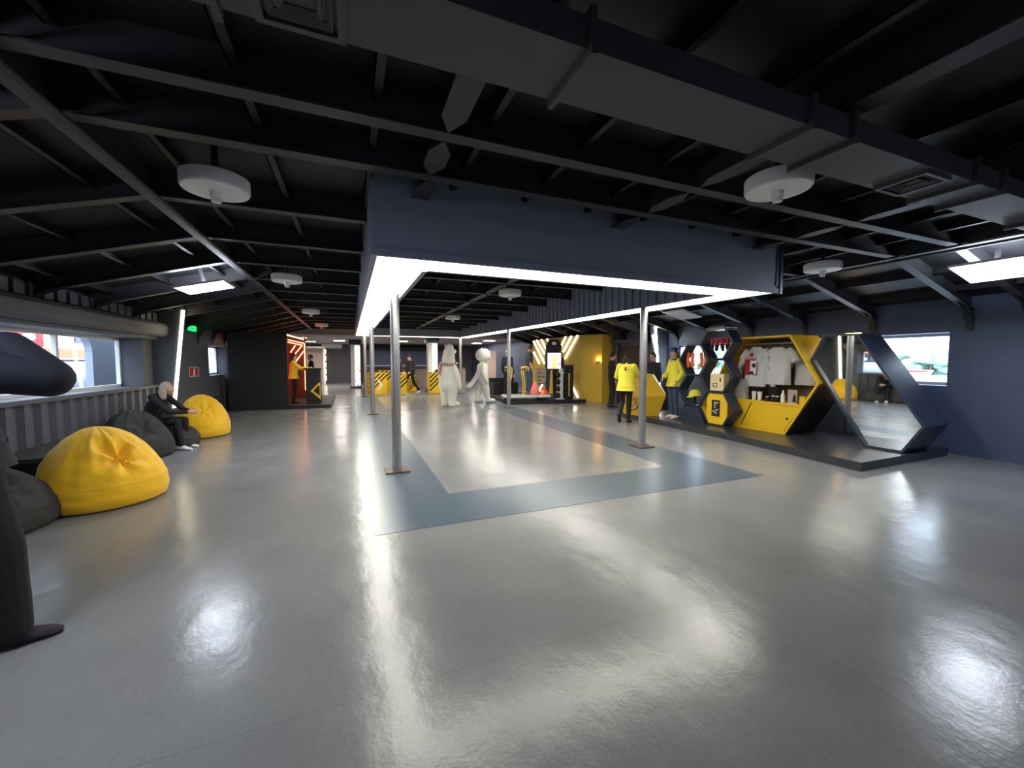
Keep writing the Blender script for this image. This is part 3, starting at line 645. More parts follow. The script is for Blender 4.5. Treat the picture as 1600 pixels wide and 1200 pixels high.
obj('orange_foot', MB().prism([(-.05, -.03, .0), (.22, -.03, 0), (.22, -.03, .5), (.02, -.03, .42)], (0, .01, 0)), orange, t)
rnd = random.Random(5)
for li, (n_, b_) in enumerate(((5, 0), (9, 0), (5, 0), (8, 1))):
    m = MB(); z = .98-li*.13; x = -.18
    for k in range(n_):
        wl_ = .028+.01*b_; hh = .06
        m.box(x, x+.008+.004*b_, -.024, -.021, z-hh, z)
        if rnd.random() < .75: m.box(x+wl_-.012, x+wl_-.004+.002*b_, -.024, -.021, z-hh, z)
        for zz in rnd.sample([z-.01, z-hh/2, z-hh+.01], 2): m.box(x, x+wl_-.006, -.024, -.021, zz-.005, zz+.005)
        x += wl_+.004
    obj('lettering', m, blackp, t)
for (lx, ly, r_, lab) in ((6.12, 12.93, .2, 'salmon cone shaped prop on the treadmill end'), (6.5, 12.92, .17, 'round orange prop disc at the foot of the display board')):
    if r_ > .19: solo('foam_cone', MB().lathe([(.17, 0), (.19, .05), (.15, .2), (.07, .42), (.03, .45)], c=(lx, ly, .32), seg=20), mat('salmon_foam', (236, 124, 108), .7), lab, 'prop', (lx, ly, .32), smooth=True)
    else: solo('orange_disc', MB().ball((lx, ly, .12+.18), (.18, .1, .18), 18, 10), orange, lab, 'prop', (lx, ly, .12), smooth=True)
solo('white_baton', MB().tube([(6.2, 12.85, .33), (6.38, 12.86, .68)], .025, 10), strip, 'glowing white baton leaning between the orange props', 'baton', (6.2, 12.85, .33))
# kiosk
t = thing('game_kiosk', 'dark game kiosk with a pink lit screen on splayed legs', 'kiosk', (7.0, 13.2, .12), math.radians(-14))
obj('head', MB().prism([(-.24, -.1, 1.72), (.24, -.1, 1.72), (.3, -.1, 1.95), (.18, -.1, 2.2), (-.14, -.1, 2.2), (-.28, -.1, 1.95)], (0, .25, 0)), matteblack, t)
obj('emblem', MB().ball((.0, -.11, 2.05), (.09, .012, .06), 12, 6), whitep, t, label='white oval emblem')
sc = obj('screen_case', MB().box(-.3, .3, -.14, .1, 1.06, 1.74), matteblack, t, bevel=.02)
def screen_mat():
    m = bpy.data.materials.new('pink_screen'); m.use_nodes = True; nt = m.node_tree; N = nt.nodes; L = nt.links; b = N['Principled BSDF']
    tc = N.new('ShaderNodeTexCoord'); n = N.new('ShaderNodeTexNoise'); n.inputs['Scale'].default_value = 4.5; n.inputs['Detail'].default_value = 1; L.new(tc.outputs['Object'], n.inputs['Vector'])
    r = N.new('ShaderNodeValToRGB'); e = r.color_ramp.elements; e[0].position = .35; e[0].color = lin((236, 196, 220))+(1,); e[1].position = .7; e[1].color = lin((240, 130, 200))+(1,)
    q = r.color_ramp.elements.new(.5); q.color = lin((236, 224, 226))+(1,)
    L.new(n.outputs['Fac'], r.inputs[0]); L.new(r.outputs[0], b.inputs['Emission Color']); b.inputs['Emission Strength'].default_value = .9; b.inputs['Base Color'].default_value = (.02, .02, .02, 1)
    return m
scr = obj('screen', MB().box(-.25, .25, -.15, -.14, 1.12, 1.7), screen_mat(), t)
ymark = mat('screen_yellow', (220, 170, 40), .5, emit=.8, ecol=(220, 170, 40))
obj('screen_figure', MB().prism([(-.05, -.154, 1.18), (.04, -.154, 1.18), (.12, -.154, 1.62), (.06, -.154, 1.62), (.0, -.154, 1.3), (-.02, -.154, 1.62), (-.07, -.154, 1.62)], (0, .003, 0)).box(-.2, .16, -.154, -.151, 1.14, 1.18), ymark, scr)
for sx_, top_ in ((-.26, -.2), (.36, .2)):
    obj('leg', MB().bar((sx_, -.02, 0), (top_, -.02, 1.1), .11, .16), slate, t)
obj('green_indicator', MB().lathe([(.05, 0), (.06, .02), (.02, .03)], c=(.33, -.14, .95), seg=14), green, t)
obj('arm', MB().bar((.26, -.06, 1.5), (.34, -.06, 1.0), .12, .16), slate, t)
t = thing('ball_rack', 'white upright rack holding black balls beside the kiosk', 'rack', (7.12, 12.86, .12))
obj('post', MB().box(-.03, .09, -.04, .06, 0, 1.12), whitef, t)
obj('base', MB().box(-.16, .12, -.1, .12, 0, .03), whitef, t)
for i in range(4):
    solo('black_ball', MB().ball((7.04, 12.9, .12+.14+i*.25), .10, 14, 8), blackp, 'black ball on the white upright rack beside the kiosk', 'ball', (7.04, 12.9, .12+.04+i*.25), 'black balls on the rack', smooth=True)
t = thing('speaker_cabinet', 'dark upright cabinet with a yellow strip beside the neon wall', 'cabinet', (7.45, 12.95, .12))
obj('body', MB().box(-.13, .22, -.1, .2, 0, 1.25), dnavy, t, bevel=.01)
obj('yellow_strip', MB().box(.0, .05, -.108, -.1, .1, .95), yellow, t)
solo('black_sofa', MB().box(5.5, 6.6, 15.6, 16.3, .12, .62).box(5.5, 6.6, 16.1, 16.3, .62, .8), matteblack, 'black box seat at the back of the exhibit platform', 'seat', (6.05, 15.95, .12), bevel=.02)
# ------------------------------------------------------------------ dark passage on the right wall
t = struct('door_3', MB().box(XR-.06, XR-.01, 10.75, 11.95, 0, 2.05), matteblack, 'black doorway in the right wall')
for yy in (10.7, 11.98): obj('door_post', MB().box(XR-.12, XR, yy-.05, yy+.05, 0, 2.1), greyw, t)
for i in range(3): obj('wall_pipe', MB().tube([(XR-.09, 12.1+i*.09, 0), (XR-.09, 12.1+i*.09, 2.3)], .03, 8), greyw, t, smooth=True)
t = thing('pipe_bundle', 'run of painted pipes above the dark doorway', 'pipes', (XR-.15, 11.3, 2.2))
for i in range(4): obj('pipe', MB().tube([(XR-.12-i*.05, 10.3, 2.16+.05*(i % 2)), (XR-.12-i*.05, 12.15, 2.2+.05*(i % 2))], .025, 8), greyw, t, w=True, smooth=True)
# ------------------------------------------------------------------ right hand display platform
PH = .125
plat = [(6.42, 3.18), (8.82, 3.22), (8.95, 4.2), (8.95, 8.75), (6.72, 8.75), (6.73, 7.4), (6.66, 5.2)]
solo('display_platform', MB().prism([(x, y, 0) for x, y in plat], (0, 0, PH)), mat('platform_black', (52, 54, 60), .3, noise=.1), 'low dark display platform along the navy wall', 'platform', (7.7, 6, 0))
# hexagon mirror: deep navy prism with mirror front
MXF, MXB = 7.65, 8.3
hexm = [(4.63, 1.53), (4.43, 1.98), (3.93, 1.96), (3.04, .56), (3.28, PH), (3.77, PH)]
t = thing('hexagon_mirror', 'tall slanted hexagonal mirror in a deep navy frame', 'mirror', (8.0, 3.8, PH))
cy_ = sum(p[0] for p in hexm)/6; cz_ = sum(p[1] for p in hexm)/6
def inset(poly, d):
    P = [Vector((a, b, 0)) for a, b in poly]; n_ = len(P); out = []
    ar = sum(P[i].x*P[(i+1) % n_].y-P[(i+1) % n_].x*P[i].y for i in range(n_)); sg = 1 if ar > 0 else -1
    for i in range(n_):
        a, b, c = P[i-1], P[i], P[(i+1) % n_]
        n1 = (b-a).normalized(); n2 = (c-b).normalized(); n1 = Vector((-n1.y, n1.x, 0))*sg; n2 = Vector((-n2.y, n2.x, 0))*sg
        bis = (n1+n2).normalized(); q = b+bis*(d/max(.3, bis.dot(n1))); out.append((q.x, q.y))
    return out
ins = inset(hexm, .035)
obj('frame', MB().frame([(MXF, a, b) for a, b in hexm], [(MXF, a, b) for a, b in ins], (MXB-MXF, 0, 0)), slate, t, w=True)
obj('mirror_glass', MB().prism([(MXF+.05, a, b) for a, b in inset(hexm, .03)], (.01, 0, 0)), mirrorm, t, w=True)
obj('back_board', MB().prism([(MXB-.03, a, b) for a, b in inset(hexm, .03)], (.02, 0, 0)), slate, t, w=True)
# yellow clothes display
DXF, DXB = 7.55, 8.35
hexd = [(4.93, 2.0), (4.41, 1.12), (4.97, PH), (6.30, PH), (6.62, .9), (6.05, 2.0)]
t = thing('clothes_display', 'large yellow hexagonal display niche with a cupboard and hanging clothes', 'display', (7.9, 5.4, PH))
ind = inset(hexd, .035)
obj('shell', MB().frame([(DXF, a, b) for a, b in hexd], [(DXF, a, b) for a, b in ind], (DXB-DXF, 0, 0)), yellow, t, w=True)
obj('niche_back', MB().prism([(DXB-.06, a, b) for a, b in inset(hexd, .02)], (.03, 0, 0)), cartan, t, w=True)
def hx(z, poly):   # y-range of the polygon at height z
    Y_ = []
    for i in range(len(poly)):
        (a, b), (c_, d) = poly[i], poly[(i+1) % len(poly)]
        if (b-z)*(d-z) <= 0 and b != d: Y_.append(a+(c_-a)*(z-b)/(d-b))
    return min(Y_), max(Y_)
s0, s1 = hx(.70, ind)
obj('shelf', MB().box(DXF+.005, DXB-.06, s0-.01, s1+.01, .68, .715), yellow, t, w=True)
b0, b1 = hx(PH+.05, ind)
obj('cupboard_front', MB().prism([(DXF+.03, s0-.005, .68), (DXF+.03, b0, PH+.03), (DXF+.03, b1, PH+.03), (DXF+.03, s1, .68)], (.02, 0, 0)), yellow, t, w=True)
obj('side_shade_plate', MB().prism([(DXF+.02, 4.405, 1.10), (DXF+.02, 4.96, PH), (DXF+.02, 4.95, PH), (DXF+.02, 4.39, 1.10)], (DXB-DXF-.02, 0, 0)), matteblack, t, w=True)  # black plate standing in for the shade on the display's downward side
dr = obj('cupboard_door', MB().prism([(DXF+.012, s0+.03, .655), (DXF+.012, b0+.02, PH+.06), (DXF+.012, 5.88, PH+.06), (DXF+.012, 5.66, .655)], (.018, 0, 0)), yellow, t, w=True)
obj('keyhole', MB().tube([(DXF+.005, 4.94, .43), (DXF+.014, 4.94, .43)], .022, 14), blackp, dr, w=True)
obj('door_gap', MB().bar((DXF+.022, 5.68, .66), (DXF+.022, 5.9, PH+.05), .012, .012), blackp, t, w=True)
obj('top_rail', MB().tube([(7.82, 4.96, 1.86), (7.82, 6.05, 1.86)], .014, 8), steel, t, w=True, smooth=True)
obj('warm_light', MB().bar((8.2, 4.2, 2.02), (8.2, 4.9, 2.02), .03, .02), amber, t, w=True) if 0 else None
t = thing('wall_uplight', 'small warm wall light between the yellow display and the mirror', 'light', (8.6, 4.6, 1.9))
obj('housing', MB().box(8.62, 8.7, 4.35, 4.75, 1.98, 2.03), matteblack, t, w=True); obj('tube', MB().box(8.6, 8.62, 4.37, 4.73, 1.985, 2.025), mat('warm_tube', (255, 220, 140), .5, emit=9.0, ecol=(255, 200, 110)), t, w=True)
t = thing('floor_wash_light', 'warm light bar low behind the mirror edge', 'light', (8.5, 4.5, PH))
obj('housing', MB().box(8.5, 8.6, 4.3, 4.85, .86, .92), matteblack, t, w=True); obj('bracket', MB().box(8.54, 8.56, 4.5, 4.55, PH, .86), matteblack, t, w=True); obj('tube', MB().box(8.49, 8.5, 4.32, 4.83, .87, .91), MATS['warm_tube'], t, w=True)
# clothes on hangers
def garment(lab, yc, w, ztop, zbot, sl, m, x=7.8, print_=None, name='shirt'):
    t = thing(name, lab, 'clothing', (x, yc, zbot), group='clothes hanging in the yellow display')
    n_ = 26; m_ = MB(); F_, B_ = [], []
    for iz in range(15):
        v = iz/14; z = ztop-(ztop-zbot)*v
        hw = w*(.5 if v > .12 else .5-.26*(1-v/.12)**1.5)*(1+.05*v)
        ring = []
        for q in range(n_):
            a = 2*PI*q/n_; yy = hw*math.cos(a); th = (.05+.035*v)*(1+.35*math.sin(5*a+1.3*yc)*v)
            xx = th*math.sin(a)+.018*v*math.sin(yy*26+yc*3)
            ring.append((x+xx, yc+yy, z))
        F_.append(ring)
    obj('body', m_.rings(F_), m, t, w=True, smooth=True)
    for s in (-1, 1):
        sh = Vector((x, yc+s*w*.40, ztop-.05)); 
        if sl > .4: pts = [sh, sh+Vector((-.01, s*.10, -.16)), sh+Vector((-.03, s*.17, -sl*.55)), sh+Vector((-.03, s*.22, -sl))]; rr = [.07, .075, .06, .045]
        else: pts = [sh, sh+Vector((-.01, s*.10, -.08)), sh+Vector((-.01, s*.17, -sl))]; rr = [.07, .08, .085]
        obj('sleeve', MB().tube(pts, rr, 12), m, t, w=True, smooth=True)
    obj('collar', MB().tube([(x+.035*math.sin(a), yc+.085*math.cos(a), ztop+.005+.0*math.sin(a)) for a in [2*PI*k/16 for k in range(17)]], .012, 6), m, t, w=True, smooth=True)
    obj('hanger', MB().tube([(x, yc-w*.36, ztop-.03), (x, yc, ztop+.03), (x, yc+w*.36, ztop-.03)], .01, 6).tube([(x, yc, ztop+.03), (x, yc, 1.85), (7.82, yc, 1.885)], .005, 6), blackp, t, w=True)
    return t
g1 = garment('white long sleeved sweatshirt with a red and black chest print', 5.77, .44, 1.79, .99, .74, whcloth, name='sweatshirt')
xp = 7.8-.075
def pr2(y0, y1, z0, z1, m, d=0, nm='chest_print'): return obj(nm, MB().hexa([(xp-d-.012, y0, z0), (xp-d-.004, y1, z0), (xp-d+.004, y1, z0), (xp-d+.004, y0, z0), (xp-d-.004, y0, z1), (xp-d-.004, y1, z1), (xp-d+.004, y1, z1), (xp-d+.004, y0, z1)]), m, g1, w=True)
pr2(5.70, 5.96, 1.22, 1.58, redp); pr2(5.70, 5.84, 1.24, 1.52, whitep, .006); pr2(5.76, 5.84, 1.24, 1.30, blackp, .012); pr2(5.72, 5.79, 1.38, 1.46, blackp, .012); pr2(5.79, 5.86, 1.60, 1.68, redp)
for k in range(5): pr2(5.72+k*.046, 5.748+k*.046, 1.55, 1.57, whitep, .012)
garment('plain white short sleeved T-shirt hanging in the middle of the yellow display', 5.32, .50, 1.77, 1.05, .22, whcloth, name='t_shirt')
garment('white T-shirt hanging at the back, half hidden by the plain one', 4.95, .40, 1.70, 1.05, .25, whcloth, x=8.05, name='t_shirt')
solo('black_garment', MB().box(7.75, 7.8, 5.62, 5.9, .72, .98).box(7.8, 7.84, 5.3, 5.5, .72, 1.02), blackc, 'folded black cloth hanging below the sweatshirt', 'clothing', (7.78, 5.6, .72), bevel=.012)
# goods on the shelf
def lathe_thing(name, lab, cat, y, x, prof, m, g='goods on the display shelf'):
    return solo(name, MB().lathe(prof, c=(x, y, .715), seg=18), m, lab, cat, (x, y, .715), g, smooth=True)
lathe_thing('tumbler', 'white travel tumbler, first on the shelf beside the tote bag', 'cup', 5.70, 7.68, [(.03, 0), (.036, .01), (.042, .16), (.044, .17), (.03, .18)], white)
lathe_thing('tumbler', 'white travel tumbler standing next to the dark jars', 'cup', 5.58, 7.68, [(.03, 0), (.036, .01), (.042, .16), (.044, .17), (.03, .18)], white)
for yy, h_ in ((5.42, .1), (5.30, .12), (5.22, .12)):
    t = thing('jar', 'dark jar with a pale lid on the display shelf', 'jar', (7.68, yy, .715), group='dark jars on the display shelf')
    obj('body', MB().lathe([(.035, 0), (.042, .01), (.042, h_*.7), (.03, h_*.8)], seg=16), blackp, t, smooth=True); obj('lid', MB().lathe([(.032, h_*.8), (.032, h_), (.02, h_+.005)], seg=16), ledoff, t, smooth=True)
t = thing('bottle', 'white slim bottle on the display shelf', 'bottle', (7.66, 5.10, .715))
obj('body', MB().lathe([(.03, 0), (.035, .01), (.035, .14), (.018, .19)], seg=16), white, t, smooth=True); obj('cap', MB().lathe([(.016, .19), (.016, .235), (.008, .24)], seg=12), white, t, smooth=True)
t = thing('print_card', 'pale printed card with a dark figure on the shelf', 'card', (7.7, 4.95, .715))
obj('card', MB().box(7.69, 7.705, 4.86, 5.03, .715, .97), pinkc, t, w=True); obj('dark_figure', MB().prism([(7.685, 4.87, .74), (7.685, 4.94, .74), (7.685, 4.93, .83), (7.685, 4.905, .9), (7.685, 4.88, .83)], (.004, 0, 0)), blackp, t, w=True)
t = thing('price_card', 'small white card lying at the shelf edge', 'card', (7.6, 4.9, .715)); obj('card', MB().box(7.58, 7.68, 4.8, 5.0, .715, .722), white, t, w=True); obj('printed_line', MB().box(7.6, 7.61, 4.82, 4.98, .722, .723), blackp, t, w=True)
t = thing('paper_box', 'small yellow box at the end of the display shelf', 'box', (7.72, 4.76, .715)); obj('carton', MB().box(7.66, 7.78, 4.70, 4.80, .715, .86), yellow, t, w=True, bevel=.006); obj('flap', MB().box(7.66, 7.78, 4.70, 4.75, .86, .865), yellow, t, w=True)
t = thing('tote_bag', 'soft off white tote bag slumped on the shelf', 'bag', (7.75, 6.05, .715))
obj('sack', MB().rings([[(7.75+(.11-.04*v)*math.cos(a), 6.06+(.2-.07*v+.015*math.sin(5*a+3*v))*math.sin(a), .715+.42*v) for a in [2*PI*k/24 for k in range(24)]] for v in [0, .1, .3, .5, .7, .85, 1]]), mat('calico', (176, 168, 158), .9, noise=.1, bump=.4, bscale=8), t, w=True, smooth=True)
obj('strap', MB().tube([(7.66, 5.98, 1.1), (7.65, 6.0, 1.22), (7.65, 6.1, 1.24), (7.66, 6.14, 1.1)], .012, 6), MATS['calico'], t, w=True, smooth=True)
# hexagon shelf tower
HX0, HX1 = 7.22, 7.5
def hexa_(cy, cz, ry, rz): return [(cy+ry*a, cz+rz*b) for a, b in ((1, 0), (.46, 1), (-.46, 1), (-1, 0), (-.46, -1), (.46, -1))]
t = thing('hexagon_shelf', 'tower of open dark navy hexagon shelf cells', 'shelf', (7.36, 6.5, PH))
cells = {'A': (6.87, 1.54), 'B': (6.27, 1.90), 'C': (6.25, 1.20), 'D': (6.88, .84), 'E': (6.23, .49)}
for k, (cy, cz) in cells.items():
    P = hexa_(cy, cz, .42, .36); I = inset(P, .035)
    obj('hexagon_cell', MB().frame([(HX0, a, b) for a, b in P], [(HX0, a, b) for a, b in I], (HX1-HX0, 0, 0)), slate, t, w=True)
    if k == 'E': obj('yellow_lining', MB().frame([(HX0+.02, a, b) for a, b in I], [(HX0+.02, a, b) for a, b in inset(I, .008)], (.24, 0, 0)), yellow, t, w=True)
obj('shelf_bar', MB().box(HX0, HX1, 6.0, 6.54, 2.2, 2.215).box(HX0, HX1, 6.0, 6.54, 2.17, 2.178), whitef, t, w=True)
obj('foot_block', MB().prism([(HX0, 6.5, PH), (HX0, 7.3, PH), (HX0, 7.1, .5), (HX0, 6.68, .5)], (HX1-HX0, 0, 0)), slate, t, w=True)
# shoe soles (orange insoles hung in cell A, dark ones in cell B)
for i, yy in enumerate((7.09, 6.97, 6.76, 6.65)):
    s = -1 if i < 2 else 1
    P = [(7.32, yy+s*a, 1.54+b) for a, b in ((-.05, -.17), (.0, -.18), (.03, -.14), (.0, 0), (.03, .12), (.0, .18), (-.05, .16), (-.07, 0))]
    solo('insole', MB().prism(P, (.03, 0, 0)), orangef, 'curved orange insole hung in the hexagon cell, '+['outer one beside the woman', 'inner one of the pair beside the woman', 'inner one of the pair beside the tower', 'outer one beside the tower'][i], 'insole', (7.32, yy, 1.36), 'orange insoles in the hexagon', bevel=.006)
m_ = MB().tube([(7.34, 5.95, 2.0), (7.34, 6.6, 2.0)], .008, 6)
solo('hanging_rail', m_, steel, 'thin rail across the top hexagon cell', 'rail', (7.34, 6.27, 2.0))
for i, yy in enumerate((6.46, 6.34, 6.2, 6.08)):
    t = thing('sock', 'dark red and black sock hanging from the thin rail', 'sock', (7.34, yy, 1.7), group='socks in the top hexagon')
    obj('leg', MB().tube([(7.34, yy, 2.0), (7.34, yy, 1.86)], .04, 8), redp, t, w=True, smooth=True); obj('foot', MB().tube([(7.34, yy, 1.87), (7.34, yy+.005, 1.8), (7.34, yy-.02*(1 if i > 1 else -1), 1.73)], [.04, .042, .03], 8), blackp, t, w=True, smooth=True)
t = thing('paper_bag', 'kraft paper carrier bag with printed face in the middle hexagon', 'bag', (7.3, 6.2, .9))
obj('sack', MB().box(7.24, 7.4, 6.06, 6.40, .88, 1.24), kraft, t, w=True)
obj('handle', MB().tube([(7.28, 6.12, 1.24), (7.28, 6.15, 1.42), (7.28, 6.31, 1.42), (7.28, 6.34, 1.24)], .008, 6), blackp, t, w=True, smooth=True)
obj('printed_mark', MB().frame([(7.236, 6.22, .95), (7.236, 6.33, .95), (7.236, 6.33, 1.04), (7.236, 6.22, 1.04)], [(7.236, 6.235, .965), (7.236, 6.315, .965), (7.236, 6.315, 1.025), (7.236, 6.235, 1.025)], (.004, 0, 0)).box(7.236, 7.24, 6.13, 6.16, 1.07, 1.15), blackp, t, w=True)
t = thing('cap', 'pale yellow cap standing in the lower side hexagon', 'hat', (7.36, 6.9, .75))
obj('crown', MB().lathe([(.13, .15), (.135, .17), (.12, .24), (.07, .29), (.01, .3)], c=(7.36, 6.92, .56), seg=18), yjack, t, w=True, smooth=True)
obj('stand', MB().lathe([(.07, -.045), (.03, 0), (.03, .16)], c=(7.36, 6.92, .56), seg=12), blackp, t, w=True, smooth=True)
obj('peak', MB().prism([(7.25, 6.84, .70), (7.25, 7.0, .70), (7.17, 6.98, .68), (7.17, 6.86, .68)], (0, 0, .01)), yjack, t, w=True)
t = thing('pattern_panel', 'yellow hexagon panel with a black and white pattern block', 'panel', (7.24, 6.23, PH))
I = [(6.05, .81), (5.96, .66), (5.96, .34), (6.07, .16), (6.42, .16), (6.47, .3), (6.46, .81)]
obj('panel', MB().prism([(7.23, a, b) for a, b in I], (.03, 0, 0)), yellow, t, w=True)
obj('pattern_block', MB().box(7.222, 7.23, 6.13, 6.33, .33, .68), blackp, t, w=True)
rnd = random.Random(2); m = MB()
for i in range(4):
    for j in range(7):
        if rnd.random() < .62:
            y0 = 6.15+i*.042; z0 = .39+j*.038; k = rnd.random()
            if k < .5: m.prism([(7.218, y0, z0), (7.218, y0+.034, z0), (7.218, y0+.034, z0+.03)], (.004, 0, 0))
            else: m.box(7.218, 7.222, y0, y0+.034, z0, z0+.018)
obj('pattern_marks', m, whitep, t, w=True)
# faceted yellow counter
t = thing('faceted_counter', 'faceted yellow boulder shaped counter on the display platform', 'counter', (7.03, 8.32, PH))
def uv(u, v, z): return (.927*(3.40+u)+.375*(10.35+v), -.375*(3.40+u)+.927*(10.35+v), z)
bot = [uv(-.42, .05, PH), uv(-.2, -.32, PH), uv(.30, -.36, PH), uv(.42, .0, PH), uv(.3, .36, PH), uv(-.1, .42, PH), uv(-.4, .3, PH)]
mid = [uv(-.56, .05, .62), uv(-.24, -.46, .62), uv(.42, -.5, .66), uv(.60, .0, .68), uv(.4, .46, .75), uv(-.1, .52, .75), uv(-.5, .36, .7)]
top = [uv(-.34, .05, 1.24), uv(-.16, -.2, 1.24), uv(.16, -.2, 1.18), uv(.3, .0, 1.16), uv(.2, .24, 1.18), uv(-.1, .28, 1.22), uv(-.3, .2, 1.24)]
R3 = [bot, mid, top]
obj('body', MB().rings(R3), mat('counter_yellow', (216, 172, 34), .5, noise=.05), t, w=True)
def on_face(P0, P1, P2, u, v, d=.006):
    a, b, c_ = Vector(P0), Vector(P1), Vector(P2); n_ = (b-a).cross(c_-a).normalized()
    if n_.x > 0: n_ = -n_
    return a+(b-a)*u+(c_-a)*v+n_*d
q0, q1, q2 = bot[1], bot[0], mid[1]
for k, (r_, mm) in enumerate(((.62, blackp), (.50, whitep), (.36, blackp))):
    pts = [on_face(q0, q1, q2, .48+r_*.85*math.cos(a), .78+r_*.8*math.sin(a)) for a in [PI+PI*i/14 for i in range(15)]]
    obj('drawn_curve', MB().tube(pts, .009, 6), mm, t, w=True)
for u_, v_, mm in ((.35, .85, blackp), (.62, .8, whitep), (.3, .55, whitep), (.78, .35, whitep)):
    obj('drawn_dot', MB().ball(on_face(q0, q1, q2, u_, v_, 0), .022, 8, 6), mm, t, w=True)
# ------------------------------------------------------------------ outside world
water = struct('river', MB().box(XR+3, 420, -300, 420, -4.2, -4.0), mat('river_water', (196, 206, 210), .12, bump=.25, bscale=.6), 'pale river beyond the right windows')
quay = struct('quay_deck', MB().box(-60, XL-.5, -60, 120, -.3, -.1), mat('deck_grey', (150, 150, 150), .8), 'grey quay outside the left windows')
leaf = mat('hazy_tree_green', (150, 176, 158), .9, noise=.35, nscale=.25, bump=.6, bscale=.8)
def tree(x, y, r, h, lab):
    rnd = random.Random(int(x*7+y*3)); t = thing('bank_tree', lab, 'tree', (x, y, -4), group='trees on the far river bank')
    m = MB()
    for k in range(26):
        m.ball((rnd.uniform(-r, r)*.7, rnd.uniform(-r, r)*.8, h*(.2+.65*rnd.random())), (r*rnd.uniform(.22, .4), r*rnd.uniform(.22, .4), h*rnd.uniform(.12, .22)), 9, 6)
    obj('crown', m, leaf, t, smooth=True); obj('trunk', MB().tube([(0, 0, 0), (0, 0, h*.5)], [r*.12, r*.07], 8), rust, t)
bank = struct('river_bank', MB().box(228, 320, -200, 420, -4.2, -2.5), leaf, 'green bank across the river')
for i in range(26):
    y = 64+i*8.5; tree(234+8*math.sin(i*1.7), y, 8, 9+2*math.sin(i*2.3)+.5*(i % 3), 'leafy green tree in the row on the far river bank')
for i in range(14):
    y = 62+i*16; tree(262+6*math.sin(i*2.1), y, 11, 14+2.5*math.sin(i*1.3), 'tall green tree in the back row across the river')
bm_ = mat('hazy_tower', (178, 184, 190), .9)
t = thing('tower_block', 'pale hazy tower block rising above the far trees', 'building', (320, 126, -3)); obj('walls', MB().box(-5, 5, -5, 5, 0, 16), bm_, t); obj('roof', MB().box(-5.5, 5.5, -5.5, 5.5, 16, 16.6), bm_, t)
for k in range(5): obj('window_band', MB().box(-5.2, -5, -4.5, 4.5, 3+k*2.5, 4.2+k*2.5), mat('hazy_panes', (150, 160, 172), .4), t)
for i, (y, w_) in enumerate(((98, 9), (112, 5))):
    t = thing('river_boat', ['white and red river boat moored below the trees', 'small white boat moored beside the red striped one'][i], 'boat', (224, y, -4)); obj('hull', MB().prism([(-1, -w_, 0), (-1, w_, 0), (-1, w_*1.15, 2), (-1, -w_*1.1, 2)], (3, 0, 0)), white, t); obj('cabin', MB().box(-.8, 1.8, -w_*.7, w_*.6, 2, 4), white, t); obj('stripe', MB().box(-1.06, -1, -w_, w_, 1.1, 1.7), red, t)
# pier side, outside the left windows
t = thing('deck_frame', 'grey steel deck frame with rounded openings outside the long window', 'frame', (-5.0, 9, -.1))
def arch(y0, y1, z0, z1, r):
    P = []
    for cy, cz, a0 in ((y1-r, z1-r, 0), (y0+r, z1-r, PI/2), (y0+r, z0+r, PI), (y1-r, z0+r, 1.5*PI)):
        for k in range(6): a = a0+PI/2*k/5; P.append((cy+r*math.cos(a), cz+r*math.sin(a)))
    return P
def arch_panel(y0, y1, oy0, oy1):
    P = arch(oy0, oy1, .35, 2.05, .35); cy = (oy0+oy1)/2; cz = 1.2; O_ = []
    for (a, b) in P:
        dy, dz = a-cy, b-cz; s = min(((y1-cy) if dy > 0 else (cy-y0))/max(abs(dy), 1e-6), ((3.0-cz) if dz > 0 else (cz+.1))/max(abs(dz), 1e-6)); O_.append((cy+dy*s, cz+dz*s))
    obj('steel_panel', MB().frame([(-5.0, a, b) for a, b in O_], [(-5.0, a, b) for a, b in P], (.12, 0, 0)), mat('pier_grey', (140, 146, 158), .6), t, w=True)
arch_panel(4.8, 7.9, 5.2, 7.5); arch_panel(7.9, 11.6, 8.45, 10.75)
arch_panel(11.6, 16.0, 12.2, 15.4); arch_panel(16.0, 22, 16.4, 21)
t = thing('mooring_pipe', 'big pale blue grey pipe running along the quay', 'pipe', (-7.5, 10, -.1)); obj('pipe', MB().tube([(-7.6, -5, 1.05), (-7.6, 40, 1.05)], .42, 20), mat('pipe_paint', (176, 186, 204), .4), t, w=True, smooth=True)
obj('rail', MB().box(-7.66, -7.54, -5, 40, 1.5, 1.56), slate, t, w=True)
for k in range(11): obj('saddle', MB().box(-7.95, -7.25, -3+k*4, -2.3+k*4, -.1, .75), MATS['pier_grey'], t, w=True)
t = thing('pier_building', 'white and orange pier building beyond the pipe', 'building', (-14, 17, -.1)); obj('wall', MB().box(-15, -13.5, -2, 44, -.1, 4.2), mat('pier_white', (236, 226, 214), .7), t, w=True); obj('orange_band', MB().box(-13.5, -13.42, -2, 44, 1.7, 2.15), orange, t, w=True); obj('plinth', MB().box(-13.5, -13.3, -2, 44, -.1, 1.2), MATS['pier_grey'], t, w=True)
for k in range(9): obj('dark_window', MB().box(-13.5, -13.44, 0+k*4.7, 1.6+k*4.7, 2.5, 3.4), slate, t, w=True)
